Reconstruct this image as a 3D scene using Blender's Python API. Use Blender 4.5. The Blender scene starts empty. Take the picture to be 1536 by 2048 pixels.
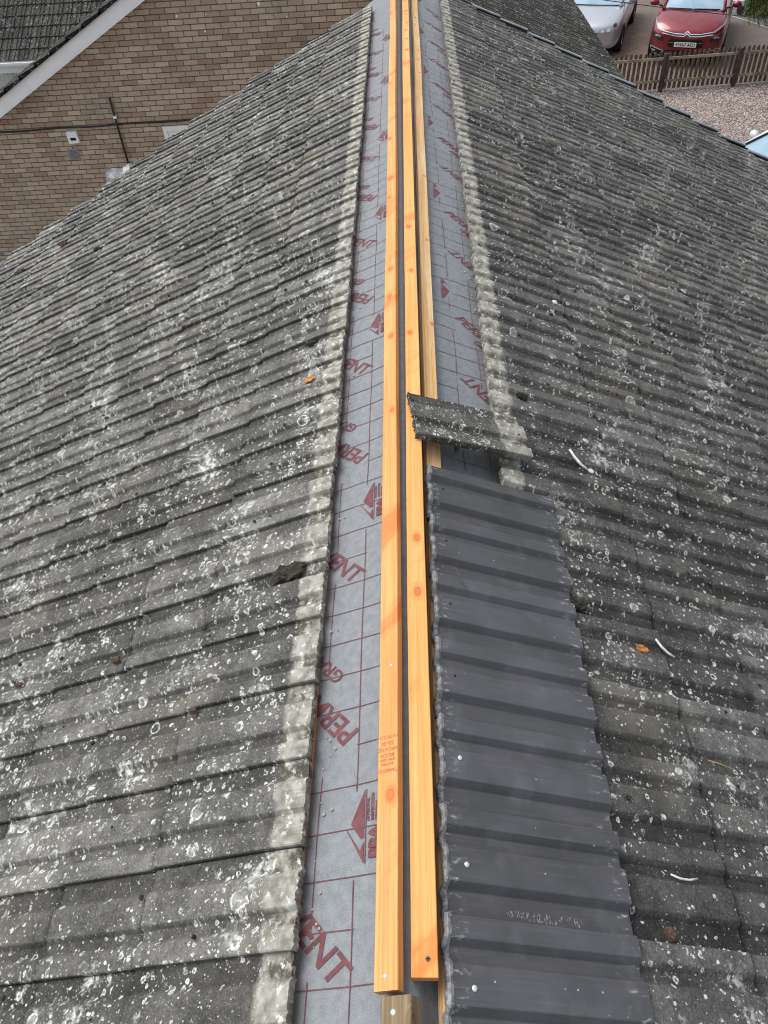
import bpy, bmesh, math, random
from math import radians as R, sin, cos, tan, pi
from mathutils import Vector, Matrix, noise
from mathutils.bvhtree import BVHTree

random.seed(7)
scene = bpy.context.scene
COL = scene.collection
CZ = 6.5                      # eye height above the ground
AX, AZ = -0.055, 4.97         # ridge line of the two tile planes (runs along +Y)
PL, PR = R(22.6), R(23.8)     # pitches of the left and right slope
NZ = lambda x, y, z=0.0: noise.noise(Vector((x, y, z)))

# ------------------------------------------------------------------ helpers
def slope(s, Y, u, o=0.0):
    """point on a roof slope: s=-1 left / +1 right, u metres down from the ridge, o metres above the plane"""
    P = PL if s < 0 else PR
    return Vector((AX + s*(u*cos(P) + o*sin(P)), Y, AZ - u*sin(P) + o*cos(P)))

def tag(o, label=None, cat=None, group=None, kind=None):
    if label: o['label'] = label
    if cat: o['category'] = cat
    if group: o['group'] = group
    if kind: o['kind'] = kind
    return o

def empty(name, loc=(0, 0, 0), rz=0.0, label=None, cat=None, group=None):
    o = bpy.data.objects.new(name, None); COL.objects.link(o)
    o.empty_display_size = 0.2
    o.location = loc; o.rotation_euler = (0, 0, rz)
    return tag(o, label, cat, group)

class MB:
    """collects geometry, builds ONE mesh object"""
    def __init__(self): self.v = []; self.f = []; self.a = {}; self.uv = []
    def vert(self, p, uv=None, **at):
        self.v.append(tuple(p)); self.uv.append(uv if uv is not None else (p[0], p[1]))
        i = len(self.v) - 1
        for k, x in at.items(): self.a.setdefault(k, {})[i] = x
        return i
    def face(self, *ids): self.f.append(ids)
    def poly(self, pts, uvs=None):
        if uvs is None and len(pts) >= 3:
            P = [Vector(p) for p in pts]; nn = (P[1]-P[0]).cross(P[2]-P[0])
            ax = max(range(3), key=lambda q: abs(nn[q]))
            uvs = [((p.y, p.z) if ax == 0 else (p.x, p.z) if ax == 1 else (p.x, p.y)) for p in P]
        ids = [self.vert(p, None if uvs is None else uvs[i]) for i, p in enumerate(pts)]
        self.f.append(tuple(ids))
    def box(self, c, sx, sy, sz, rot=None, uvscale=True):
        M = rot if rot is not None else Matrix.Identity(3)
        c = Vector(c)
        def q(a, b, d): return c + M @ Vector((a*sx/2, b*sy/2, d*sz/2))
        fs = [((-1,-1,-1),(-1,1,-1),(1,1,-1),(1,-1,-1)), ((-1,-1,1),(1,-1,1),(1,1,1),(-1,1,1)),
              ((-1,-1,-1),(1,-1,-1),(1,-1,1),(-1,-1,1)), ((1,1,-1),(-1,1,-1),(-1,1,1),(1,1,1)),
              ((-1,1,-1),(-1,-1,-1),(-1,-1,1),(-1,1,1)), ((1,-1,-1),(1,1,-1),(1,1,1),(1,-1,1))]
        for k, fc in enumerate(fs):
            ids = []
            for a, b, d in fc:
                p = q(a, b, d)
                loc = (a*sx/2, b*sy/2, d*sz/2)
                uv = (loc[0], loc[1]) if k < 2 else ((loc[0], loc[2]) if k < 4 else (loc[1], loc[2]))
                ids.append(self.vert(p, uv))
            self.f.append(tuple(ids))
    def tube(self, pts, r, n=8, cap=True):
        rings = []
        pts = [Vector(p) for p in pts]
        for i, p in enumerate(pts):
            d = (pts[min(i+1, len(pts)-1)] - pts[max(i-1, 0)]).normalized()
            a = d.orthogonal().normalized()
            if i > 0:
                a = (pa - d*pa.dot(d)).normalized()
            pa = a
            b = d.cross(a)
            rr = r[i] if isinstance(r, (list, tuple)) else r
            rings.append([self.vert(p + (a*cos(2*pi*k/n) + b*sin(2*pi*k/n))*rr) for k in range(n)])
        for i in range(len(rings)-1):
            for k in range(n):
                self.f.append((rings[i][k], rings[i][(k+1) % n], rings[i+1][(k+1) % n], rings[i+1][k]))
        if cap:
            self.f.append(tuple(reversed(rings[0]))); self.f.append(tuple(rings[-1]))
    def build(self, name, mat, parent=None, smooth=False, bevel=0.0, subsurf=0):
        me = bpy.data.meshes.new(name)
        me.from_pydata(self.v, [], self.f)
        ul = me.uv_layers.new(name='UVMap')
        for lp in me.loops: ul.data[lp.index].uv = self.uv[lp.vertex_index]
        for k, d in self.a.items():
            at = me.attributes.new(k, 'FLOAT', 'POINT')
            for i, x in d.items(): at.data[i].value = x
        if smooth:
            for p in me.polygons: p.use_smooth = True
        me.validate(); me.update()
        o = bpy.data.objects.new(name, me); COL.objects.link(o)
        if mat: me.materials.append(mat)
        if parent: o.parent = parent
        if bevel:
            m = o.modifiers.new('bevel', 'BEVEL'); m.width = bevel; m.segments = 2; m.limit_method = 'ANGLE'
        if subsurf:
            m = o.modifiers.new('sub', 'SUBSURF'); m.levels = subsurf; m.render_levels = subsurf
        return o

# ------------------------------------------------------------------ node materials
class NT:
    def __init__(self, name):
        self.m = bpy.data.materials.new(name); self.m.use_nodes = True
        self.t = self.m.node_tree; self.t.nodes.clear()
        self.out = self.t.nodes.new('ShaderNodeOutputMaterial')
        self.b = self.t.nodes.new('ShaderNodeBsdfPrincipled')
        self.t.links.new(self.b.outputs[0], self.out.inputs[0])
    def n(self, typ, **kw):
        nd = self.t.nodes.new('ShaderNode' + typ)
        for k, v in kw.items(): setattr(nd, k, v)
        return nd
    def put(self, sock, v):
        if v is None: return
        if isinstance(v, bpy.types.NodeSocket): self.t.links.new(v, sock)
        elif isinstance(v, (tuple, list)) and len(v) == 3 and sock.type == 'RGBA': sock.default_value = (*v, 1)
        else: sock.default_value = v
    def math(self, op, a, b=None, c=None, clamp=False):
        nd = self.n('Math', operation=op, use_clamp=clamp)
        self.put(nd.inputs[0], a); self.put(nd.inputs[1], b)
        if c is not None: self.put(nd.inputs[2], c)
        return nd.outputs[0]
    def vmath(self, op, a, b=None, scale=None):
        nd = self.n('VectorMath', operation=op)
        self.put(nd.inputs[0], a)
        if b is not None: self.put(nd.inputs[1], b)
        if scale is not None: self.put(nd.inputs['Scale'], scale)
        return nd.outputs[0]
    def mix(self, f, a, b, blend='MIX'):
        nd = self.n('Mix', data_type='RGBA', blend_type=blend)
        self.put(nd.inputs[0], f); self.put(nd.inputs[6], a); self.put(nd.inputs[7], b)
        return nd.outputs[2]
    def rng(self, v, a, b, c=0.0, d=1.0, smooth=True):
        nd = self.n('MapRange', interpolation_type='SMOOTHSTEP' if smooth else 'LINEAR', clamp=True)
        for i, x in enumerate((v, a, b, c, d)): self.put(nd.inputs[i], x)
        return nd.outputs[0]
    def noise(self, vec, scale, detail=3.0, rough=0.55, col=False, dist=0.0):
        nd = self.n('TexNoise')
        self.put(nd.inputs['Vector'], vec); nd.inputs['Scale'].default_value = scale
        nd.inputs['Detail'].default_value = detail; nd.inputs['Roughness'].default_value = rough
        nd.inputs['Distortion'].default_value = dist
        return nd.outputs['Color' if col else 'Fac']
    def vor(self, vec, scale):
        nd = self.n('TexVoronoi', feature='F1')
        self.put(nd.inputs['Vector'], vec); nd.inputs['Scale'].default_value = scale
        return nd.outputs['Distance'], nd.outputs['Color']
    def sep(self, c):
        nd = self.n('SeparateXYZ'); self.put(nd.inputs[0], c); return nd.outputs
    def comb(self, x, y, z=0.0):
        nd = self.n('CombineXYZ')
        for i, v in enumerate((x, y, z)): self.put(nd.inputs[i], v)
        return nd.outputs[0]
    def attr(self, name):
        nd = self.n('Attribute', attribute_name=name); return nd.outputs['Fac']
    def uv(self): return self.n('UVMap', uv_map='UVMap').outputs[0]
    def obj(self): return self.n('TexCoord').outputs['Object']
    def ramp(self, f, stops):
        nd = self.n('ValToRGB'); e = nd.color_ramp.elements
        while len(e) < len(stops): e.new(0.5)
        for i, (p, c) in enumerate(stops): e[i].position = p; e[i].color = (*c, 1)
        self.put(nd.inputs[0], f); return nd.outputs[0]
    def bump(self, h, strength=0.3, dist=0.01):
        nd = self.n('Bump'); nd.inputs['Strength'].default_value = strength; nd.inputs['Distance'].default_value = dist
        self.put(nd.inputs['Height'], h); self.t.links.new(nd.outputs[0], self.b.inputs['Normal'])
    def done(self, col, rough=0.7, metal=0.0, spec=0.5, coat=0.0):
        self.put(self.b.inputs['Base Color'], col); self.put(self.b.inputs['Roughness'], rough)
        self.put(self.b.inputs['Metallic'], metal); self.put(self.b.inputs['Specular IOR Level'], spec)
        if coat: self.b.inputs['Coat Weight'].default_value = coat; self.b.inputs['Coat Roughness'].default_value = 0.04
        return self.m

def plain(name, col, rough=0.6, metal=0.0, spec=0.4, var=0.12, scale=6.0, coat=0.0, bump=0.0, fine=60.0):
    k = NT(name); p = k.obj()
    a = k.noise(p, scale, 4); b = k.noise(p, fine, 3)
    f = k.math('ADD', k.math('MULTIPLY', a, 0.7), k.math('MULTIPLY', b, 0.3))
    lo = tuple(c*(1-var*1.6) for c in col); hi = tuple(min(1, c*(1+var*1.6)) for c in col)
    if bump: k.bump(b, bump, 0.004)
    return k.done(k.mix(k.rng(f, .3, .7), lo, hi), rough, metal, spec, coat)

def lichen_tile(name, dark, light, amount=1.0, pale=True, mossy=0.0, low=.66):
    k = NT(name); P = k.uv()
    ph, tid, hd = k.attr('ph'), k.attr('tid'), k.attr('hd')
    P3 = k.vmath('ADD', P, k.comb(0.0, 0.0, 0.0))
    big = k.noise(P3, 1.3, 4, .6); mid = k.noise(P3, 9, 5, .65); fine = k.noise(P3, 190, 2, .7); gran = k.noise(P3, 420, 1, .6)
    med = k.noise(P3, 52, 4, .7)
    f = k.math('ADD', k.math('MULTIPLY', mid, .38), k.math('ADD', k.math('MULTIPLY', fine, .34), k.math('MULTIPLY', med, .28)))
    base = k.mix(k.rng(f, .36, .66), dark, light)
    base = k.mix(k.math('MULTIPLY', k.rng(big, .35, .7), .40), base, tuple(c*.55 for c in dark))
    base = k.mix(k.math('MULTIPLY', k.rng(k.noise(P3, 2.3, 3, .6), .50, .70), .40), base, (light[0]*1.1, light[1]*1.0, light[2]*.82))
    # per tile tone; channel shade and lighter raised bands painted into the colour
    tone = k.rng(tid, 0, 1, .66, 1.28, False)
    base = k.mix(1.0, base, k.comb(tone, tone, tone), 'MULTIPLY')
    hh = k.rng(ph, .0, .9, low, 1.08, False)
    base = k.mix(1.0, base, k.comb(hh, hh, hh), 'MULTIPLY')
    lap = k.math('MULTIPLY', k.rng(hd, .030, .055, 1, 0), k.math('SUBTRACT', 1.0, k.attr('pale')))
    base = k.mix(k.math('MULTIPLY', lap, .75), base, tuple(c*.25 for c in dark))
    # pitted dark pores
    pit_d, pit_c = k.vor(P3, 130)
    pit = k.math('MULTIPLY', k.rng(pit_d, .10, .22, 1, 0), k.math('LESS_THAN', k.sep(pit_c)[0], .13))
    base = k.mix(k.math('MULTIPLY', pit, .8), base, tuple(c*.18 for c in dark))
    # algae streaks (dark), brownish moss
    alg = k.rng(k.noise(k.vmath('MULTIPLY', P3, (7.0, 2.0, 1.0)), 1.0, 5, .7), .52, .72)
    base = k.mix(k.math('MULTIPLY', alg, .45), base, tuple(c*.4 for c in dark))
    if mossy:
        ms = k.rng(k.noise(P3, 5, 5, .7), .45, .65)
        base = k.mix(k.math('MULTIPLY', ms, mossy), base, (.030, .032, .018))
    # freshly uncovered pale strip at the head
    if pale:
        pf = k.attr('pale')
        edge = k.math('ADD', hd, k.math('MULTIPLY', k.math('SUBTRACT', k.noise(P3, 26, 4, .6), .5), .050))
        m = k.math('MULTIPLY', k.rng(edge, .062, .078, 1, 0), pf)
        pc = k.mix(k.rng(k.noise(P3, 30, 5, .6), .35, .68), (.22, .212, .175), (.45, .44, .40))
        stain = k.math('MULTIPLY', k.rng(k.noise(P3, 19, 5, .75), .40, .58), k.rng(ph, .1, .8, 1, .16, False))
        pc = k.mix(k.math('MULTIPLY', stain, .9), pc, (.055, .050, .038))
        pc = k.mix(k.math('MULTIPLY', k.rng(k.noise(P3, 42, 4, .65), .56, .66), .85), pc, (.70, .70, .66))
        base = k.mix(m, base, pc)
        lich_mask = k.math('SUBTRACT', 1.0, k.math('MULTIPLY', m, .92))
    else:
        lich_mask = 1.0
    # lichen
    dens = k.rng(k.noise(P3, 4.4, 5, .75), .40, .62, .06, 1.15)
    wob = k.vmath('SCALE', k.vmath('SUBTRACT', k.noise(P3, 70, 3, .6, col=True), (.5, .5, .5)), scale=.010)
    Pd = k.vmath('ADD', P3, wob)
    broken = k.rng(k.noise(P3, 110, 2, .6), .34, .50, .15, 1)
    def rings(scale, rlo, rhi, w, prob, fill):
        d, c = k.vor(Pd, scale); s = k.sep(c)
        r = k.math('ADD', k.math('MULTIPLY', s[0], rhi-rlo), rlo)
        ring = k.rng(k.math('ABSOLUTE', k.math('SUBTRACT', d, r)), w*.35, w, 1, 0)
        ex = k.math('LESS_THAN', s[1], k.math('MULTIPLY', dens, prob))
        fl = k.math('MULTIPLY', k.rng(k.math('SUBTRACT', r, d), 0, .04), k.math('MULTIPLY', s[2], fill))
        return k.math('MULTIPLY', ex, k.math('MAXIMUM', k.math('MULTIPLY', ring, broken), fl))
    a = rings(34, .08, .36, .085, .42*amount, .30)
    b = rings(78, .08, .32, .14, .50*amount, .8)
    c = rings(14, .08, .34, .045, .42*amount, .38)
    e_ = rings(52, .08, .36, .11, .34*amount, .3)
    def flecks(scale, lo, hi, off, mul):
        n_ = k.noise(k.vmath('ADD', Pd, (off, off*.7, off*.3)), scale, 4, .68)
        return k.math('MULTIPLY', k.rng(k.math('ADD', n_, k.math('MULTIPLY', k.math('SUBTRACT', dens, .6), .09)), lo, hi), mul)
    fk = k.math('MAXIMUM', flecks(95, .665, .70, 3.1, .9*min(1, amount*1.1)), k.math('MAXIMUM', flecks(38, .675, .715, 7.7, .8*min(1, amount*1.1)), flecks(210, .68, .73, 1.3, .75*min(1, amount*1.1))))
    a = k.math('MAXIMUM', a, fk)
    a = k.math('MAXIMUM', a, e_)
    d4, c4 = k.vor(Pd, 105); s4 = k.sep(c4)
    sp = k.math('MULTIPLY', k.math('LESS_THAN', s4[0], .50*amount), k.rng(d4, .13, .24, 1, 0))
    d5, c5 = k.vor(P3, 260); s5 = k.sep(c5)
    sp2 = k.math('MULTIPLY', k.math('LESS_THAN', s5[0], .26*amount), k.rng(d5, .14, .26, .8, 0))
    blot = k.math('MULTIPLY', k.rng(k.noise(Pd, 4.2, 6, .72), .575, .67), k.rng(k.noise(Pd, 60, 3, .7), .40, .56))
    tot = k.math('MAXIMUM', k.math('MAXIMUM', k.math('MAXIMUM', a, b), k.math('MAXIMUM', c, sp)), k.math('MAXIMUM', sp2, k.math('MULTIPLY', blot, amount)))
    tot = k.math('MULTIPLY', tot, lich_mask)
    lc = k.mix(k.rng(k.noise(P3, 46, 3), .32, .62), (.30, .32, .29), (.78, .80, .76))
    col = k.mix(k.math('MULTIPLY', tot, .88), base, lc)
    hgt = k.math('ADD', k.math('MULTIPLY', gran, .5), k.math('ADD', k.math('MULTIPLY', mid, .6), k.math('MULTIPLY', tot, .35)))
    k.bump(hgt, .55, .006)
    return k.done(col, .92, 0, .2)

def wood(name, a, b, c, knots=1.0, rough=.62):
    """UV: x along the grain (m), y across (m)"""
    k = NT(name); U = k.uv(); s = k.sep(U)
    rnd = k.math('MULTIPLY', k.n('ObjectInfo').outputs['Random'], 37.0)
    v = k.comb(k.math('ADD', s[0], rnd), s[1], 0.0)
    # knots distort the grain
    cx = k.math('DIVIDE', k.sep(v)[0], .23); ci = k.math('FLOOR', cx)
    wn = k.n('TexWhiteNoise', noise_dimensions='1D'); k.put(wn.inputs['W'], ci); wr = k.sep(wn.outputs['Color'])
    dx = k.math('MULTIPLY', k.math('SUBTRACT', k.math('SUBTRACT', cx, ci), k.math('ADD', k.math('MULTIPLY', wr[0], .5), .25)), .23*.62)
    dy = k.math('SUBTRACT', s[1], k.math('ADD', k.math('MULTIPLY', wr[1], .034), .105))
    kd = k.math('MULTIPLY', k.math('SQRT', k.math('ADD', k.math('MULTIPLY', dx, dx), k.math('MULTIPLY', dy, dy))), k.math('ADD', k.math('MULTIPLY', wr[2], 12.0), 18.0))
    on = k.math('MULTIPLY', k.math('LESS_THAN', k.math('FRACT', k.math('MULTIPLY', wr[2], 7.31)), .34), knots)
    kn = k.math('MULTIPLY', k.rng(kd, .09, .16, 1, 0), on)
    rim = k.math('MULTIPLY', k.rng(k.math('ABSOLUTE', k.math('SUBTRACT', kd, .17)), .02, .06, 1, 0), on)
    halo = k.math('MULTIPLY', k.rng(kd, .12, .55, 1, 0), on)
    wv = k.vmath('MULTIPLY', v, (1.6, 130.0, 1.0))
    wv = k.vmath('ADD', wv, k.comb(0.0, k.math('MULTIPLY', halo, 14.0), 0.0))
    g1 = k.noise(wv, 1.0, 4, .6, dist=.4)
    g2 = k.noise(k.vmath('MULTIPLY', v, (9.0, 420.0, 1.0)), 1.0, 2, .6)
    lng = k.noise(k.vmath('MULTIPLY', v, (1.1, 8.0, 1.0)), 1.0, 4, .6)
    col = k.mix(k.rng(g1, .35, .65), a, b)
    col = k.mix(k.math('MULTIPLY', k.rng(lng, .42, .70), .75), col, c)
    col = k.mix(k.math('MULTIPLY', k.rng(g2, .45, .7), .28), col, tuple(x*.6 for x in a))
    diag = k.noise(k.vmath('MULTIPLY', k.comb(k.math('ADD', k.sep(v)[0], k.math('MULTIPLY', k.sep(v)[1], .9)), k.math('MULTIPLY', k.sep(v)[1], .3), 0.0), (5.5, 6.0, 1.0)), 1.0, 4, .6)
    col = k.mix(k.math('MULTIPLY', k.rng(diag, .54, .68), .75), col, (c[0]*.96, c[1]*.66, c[2]*.5))
    col = k.mix(k.math('MULTIPLY', halo, .70), col, (c[0]*.95, c[1]*.60, c[2]*.45))
    col = k.mix(k.math('MULTIPLY', rim, .6), col, (c[0]*.6, c[1]*.3, c[2]*.3))
    col = k.mix(k.math('MULTIPLY', kn, .75), col, (.42, .17, .06))
    fl = k.noise(k.vmath('MULTIPLY', v, (30.0, 60.0, 1.0)), 1.0, 3, .7)
    col = k.mix(k.math('MULTIPLY', k.rng(fl, .66, .74), .5), col, (c[0]*.6, c[1]*.5, c[2]*.5))
    k.bump(k.math('ADD', g1, k.math('MULTIPLY', g2, .6)), .25, .002)
    return k.done(col, rough, 0, .35)

M = {}
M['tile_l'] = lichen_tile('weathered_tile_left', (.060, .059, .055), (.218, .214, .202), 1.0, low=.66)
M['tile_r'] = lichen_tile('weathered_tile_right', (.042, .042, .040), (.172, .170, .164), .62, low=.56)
M['tile_far'] = lichen_tile('mossy_tile', (.032, .032, .030), (.085, .083, .078), .38, pale=False, mossy=.5)
M['tile_loose'] = lichen_tile('loose_tile', (.060, .060, .054), (.20, .197, .180), 1.2)
M['wood_l'] = wood('batten_orange', (.65, .29, .085), (.77, .395, .145), (.70, .25, .06))
M['wood_m'] = wood('batten_yellow', (.70, .33, .090), (.82, .45, .165), (.76, .30, .07))
M['wood_r'] = wood('batten_pale', (.72, .38, .12), (.90, .61, .30), (.92, .70, .44))
M['wood_o'] = wood('batten_hidden', (.70, .25, .06), (.80, .33, .09), (.70, .22, .05), .3)
M['wood_old'] = wood('old_timber', (.19, .135, .075), (.34, .26, .155), (.10, .075, .045), .5, .85)
M['wood_fence'] = plain('fence_wood', (.105, .075, .055), .85, var=.35, scale=9)
M['rail_wood'] = plain('rail_wood', (.26, .22, .16), .85, var=.3, scale=5)
M['white'] = plain('white_upvc', (.89, .94, .98), .35, var=.03)
M['dark'] = plain('dark_plastic', (.02, .02, .022), .5)
M['black'] = plain('black_gap', (.006, .006, .006), .9)
M['moss'] = plain('moss_clump', (.030, .026, .016), .95, var=.5, scale=60, bump=.8, fine=220)
M['brown'] = plain('brown_fragment', (.085, .055, .040), .9, var=.4, scale=50)
M['lichen_o'] = plain('orange_lichen', (.42, .17, .035), .9, var=.5, scale=120)
M['pale_bit'] = plain('pale_mortar', (.62, .62, .58), .8, var=.12, scale=60)
M['twig'] = plain('dry_twig', (.10, .09, .075), .9)
M['straw'] = plain('straw', (.48, .30, .10), .8)
M['steel'] = plain('nail_steel', (.78, .79, .80), .32, .55, .5, var=.03)
M['verge'] = plain('verge_plastic', (.20, .225, .25), .35, var=.2, scale=10)
M['rim_grey'] = plain('cut_concrete', (.235, .24, .245), .9, var=.35, scale=60, bump=.9, fine=160)
M['render_grey'] = plain('cement_render', (.36, .35, .33), .9)
M['trim_white'] = plain('chrome_trim', (.72, .73, .75), .2, .6)
M['lamp'] = plain('lamp_glass', (.34, .38, .39), .10, .1, .6, var=.10, scale=30)
M['lamp_dark'] = plain('lamp_dark', (.03, .032, .035), .15, 0, .6, var=.4)
M['tyre'] = plain('tyre_rubber', (.012, .012, .013), .85)
M['rim'] = plain('wheel_rim', (.45, .46, .48), .3, .8)
M['plate'] = plain('plate_white', (.82, .83, .83), .4, var=.02)
M['ink'] = plain('plate_ink', (.008, .008, .008), .5)
M['print'] = plain('membrane_print', (.150, .052, .060), .75, var=.18, scale=40, fine=300)
M['stamp'] = plain('timber_stamp', (.42, .17, .085), .7, var=.2, scale=80)
M['green_bin'] = plain('green_plastic', (.10, .17, .12), .5)
M['leaf'] = plain('conifer_leaf', (.045, .062, .014), .8, var=.5, scale=3)
M['bark'] = plain('bark', (.07, .055, .04), .95)
M['fascia'] = plain('fascia_grey', (.09, .10, .10), .5)

def paint(name, col, metal=.35):
    k = NT(name); p = k.obj()
    f = k.noise(p, 900, 1); g = k.noise(p, 2.0, 3)
    c = k.mix(k.rng(f, .35, .65), tuple(x*.85 for x in col), tuple(min(1, x*1.15) for x in col))
    c = k.mix(k.math('MULTIPLY', k.rng(g, .4, .7), .12), c, (.3, .28, .25))
    return k.done(c, .28, metal, .5, coat=.9)
M['red'] = paint('red_paint', (.21, .005, .016), .30)
M['silver'] = paint('silver_paint', (.50, .535, .60), .65)
M['whitecar'] = paint('white_paint', (.62, .68, .72), .1)

k = NT('car_glass'); p = k.obj()
M['glass'] = k.done(k.mix(k.rng(k.noise(p, 1.6, 3), .35, .65), (.22, .36, .46), (.34, .48, .58)), .06, 0, .9)  # pale blue of reflected sky put into the glass colour

def new_tile_mat():
    k = NT('slate_grey_tile'); P = k.uv(); hd, ph, tid = k.attr('hd'), k.attr('ph'), k.attr('tid')
    n1 = k.noise(P, 7, 5, .6); n2 = k.noise(P, 260, 2, .6); n3 = k.noise(P, 2.1, 3)
    c = k.mix(k.rng(n1, .3, .7), (.056, .057, .062), (.076, .077, .085))
    hh = k.rng(ph, .1, .9, .94, 1.02, False)  # slight channel shade put into the colour
    c = k.mix(1.0, c, k.comb(hh, hh, hh), 'MULTIPLY')
    tone = k.rng(tid, 0, 1, .86, 1.12, False)
    c = k.mix(1.0, c, k.comb(tone, tone, tone), 'MULTIPLY')
    c = k.mix(k.math('MULTIPLY', k.rng(n2, .6, .8), .25), c, (.12, .12, .13))
    lng = k.noise(k.vmath('MULTIPLY', P, (150.0, 5.0, 1.0)), 1.0, 4, .65)
    c = k.mix(k.math('MULTIPLY', k.rng(lng, .50, .72), .35), c, (.12, .122, .13))
    c = k.mix(k.math('MULTIPLY', k.rng(lng, .30, .44, 1, 0), .35), c, (.035, .036, .040))
    # dusty smears and cement efflorescence near both ends
    sm = k.math('MULTIPLY', k.rng(k.noise(P, 12, 4, .55), .52, .74), .30)
    c = k.mix(sm, c, (.15, .155, .165))
    ln = k.attr('vv'); jn = k.math('MAXIMUM', k.rng(ln, .0, .014, 1, 0), k.rng(ln, .986, 1.0, 0, 1))
    c = k.mix(k.math('MULTIPLY', jn, .75), c, (.012, .012, .014))
    tail = k.math('MULTIPLY', k.rng(hd, .345, .408, 0, 1), k.rng(k.noise(k.vmath('MULTIPLY', P, (70.0, 22.0, 1.0)), 1.0, 4, .65), .55, .70))
    head = k.math('MULTIPLY', k.rng(hd, .0, .05, 1, 0), k.rng(k.noise(k.vmath('MULTIPLY', P, (90.0, 30.0, 1.0)), 1.0, 4, .7), .54, .70))
    c = k.mix(k.math('MULTIPLY', k.math('MAXIMUM', tail, head), .8), c, (.50, .51, .52))
    d, cc = k.vor(P, 55); s = k.sep(cc)
    fl = k.math('MULTIPLY', k.math('LESS_THAN', s[0], .07), k.rng(d, .05, .13, 1, 0))
    c = k.mix(fl, c, (.45, .46, .47))
    k.bump(n2, .10, .002)
    return k.done(c, k.rng(n1, .3, .7, .50, .66), 0, .42)
M['tile_new'] = new_tile_mat()

def membrane_mat():
    k = NT('grey_membrane'); P = k.uv()
    a = k.noise(P, 42, 5, .65); b = k.noise(P, 4, 3); f = k.noise(P, 330, 2, .7)
    c = k.mix(k.rng(a, .33, .7), (.155, .173, .190), (.212, .234, .252))
    c = k.mix(k.math('MULTIPLY', k.rng(f, .52, .72), .45), c, (.42, .45, .47))
    c = k.mix(k.math('MULTIPLY', k.rng(b, .42, .7), .12), c, (.20, .21, .23))
    k.bump(k.math('ADD', k.math('MULTIPLY', a, .6), k.math('MULTIPLY', f, .5)), .16, .002)
    return k.done(c, .55, 0, .4)
M['membrane'] = membrane_mat()

def brick_mat(name, W, H):
    k = NT(name); U = k.uv(); s = k.sep(U)
    wob = k.math('MULTIPLY', k.math('SUBTRACT', k.noise(U, 14, 2), .5), .012)
    yy = k.math('DIVIDE', k.math('ADD', s[1], wob), H); row = k.math('FLOOR', yy); fy = k.math('SUBTRACT', yy, row)
    off = k.math('ADD', k.math('MULTIPLY', k.math('MODULO', k.math('ABSOLUTE', row), 2.0), .5), k.math('MULTIPLY', k.math('SINE', k.math('MULTIPLY', row, 7.3)), .07))
    xx = k.math('ADD', k.math('DIVIDE', k.math('ADD', s[0], wob), W), off); colm = k.math('FLOOR', xx); fx = k.math('SUBTRACT', xx, colm)
    wn = k.n('TexWhiteNoise', noise_dimensions='2D'); k.put(wn.inputs['Vector'], k.comb(colm, row))
    val = k.math('ADD', k.math('MULTIPLY', wn.outputs['Value'], .78), k.math('MULTIPLY', k.noise(U, .9, 3), .3))
    c = k.ramp(val, [(.0, (0.268, 0.218, 0.171)), (.16, (0.429, 0.345, 0.262)), (.34, (0.508, 0.426, 0.326)), (.52, (0.569, 0.483, 0.376)), (.68, (0.490, 0.414, 0.337)), (.80, (0.380, 0.261, 0.198)), (.90, (0.480, 0.402, 0.314)), (1.0, (0.629, 0.551, 0.453))])
    v2 = k.sep(wn.outputs['Color'])[2]
    t = k.rng(v2, 0, 1, .88, 1.14, False); c = k.mix(1.0, c, k.comb(t, t, t), 'MULTIPLY')
    n = k.noise(U, 36, 5, .7); c = k.mix(k.math('MULTIPLY', k.rng(n, .38, .72), .45), c, (.25, .20, .155))
    st = k.rng(k.noise(k.vmath('MULTIPLY', U, (1.4, .5, 1.0)), 1.0, 4, .6), .5, .75)
    c = k.mix(k.math('MULTIPLY', st, .35), c, (.18, .148, .12))
    mx = k.math('MINIMUM', fx, k.math('SUBTRACT', 1.0, fx)); my = k.math('MINIMUM', fy, k.math('SUBTRACT', 1.0, fy))
    rag = k.math('MULTIPLY', k.math('SUBTRACT', k.noise(U, 60, 3), .5), .05)
    m1 = k.rng(k.math('ADD', mx, k.math('MULTIPLY', rag, .5)), .016, .034, 1, 0); m2 = k.rng(k.math('ADD', my, rag), .05, .10, 1, 0)
    mort = k.math('MAXIMUM', m1, m2)
    mc = k.mix(k.rng(k.noise(U, 9, 3), .3, .7), (.11, .092, .075), (.20, .172, .142))
    mc = k.mix(k.math('MULTIPLY', k.rng(fy, .0, .12, 1, 0), .6), mc, (.05, .04, .032))  # shade below each brick painted into the bed joint
    c = k.mix(mort, c, mc)
    k.bump(k.math('SUBTRACT', k.math('MULTIPLY', n, .25), mort), .7, .012)
    return k.done(c, .9, 0, .2)
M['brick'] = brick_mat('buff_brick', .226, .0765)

def gravel_mat():
    k = NT('gravel'); P = k.obj()
    d, c = k.vor(P, 34); s = k.sep(c)
    col = k.ramp(s[0], [(0, (.17, .13, .122)), (.3, (.36, .29, .265)), (.6, (.50, .415, .385)), (.85, (.62, .54, .505)), (1, (.74, .69, .65))])
    g = k.noise(P, 3, 4); col = k.mix(k.math('MULTIPLY', k.rng(g, .35, .7), .3), col, (.20, .16, .145))
    col = k.mix(k.rng(d, .35, .75), col, (.10, .08, .07))
    k.bump(k.math('SUBTRACT', 1.0, d), .8, .03)
    return k.done(col, .9, 0, .25)
M['gravel'] = gravel_mat()

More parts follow.
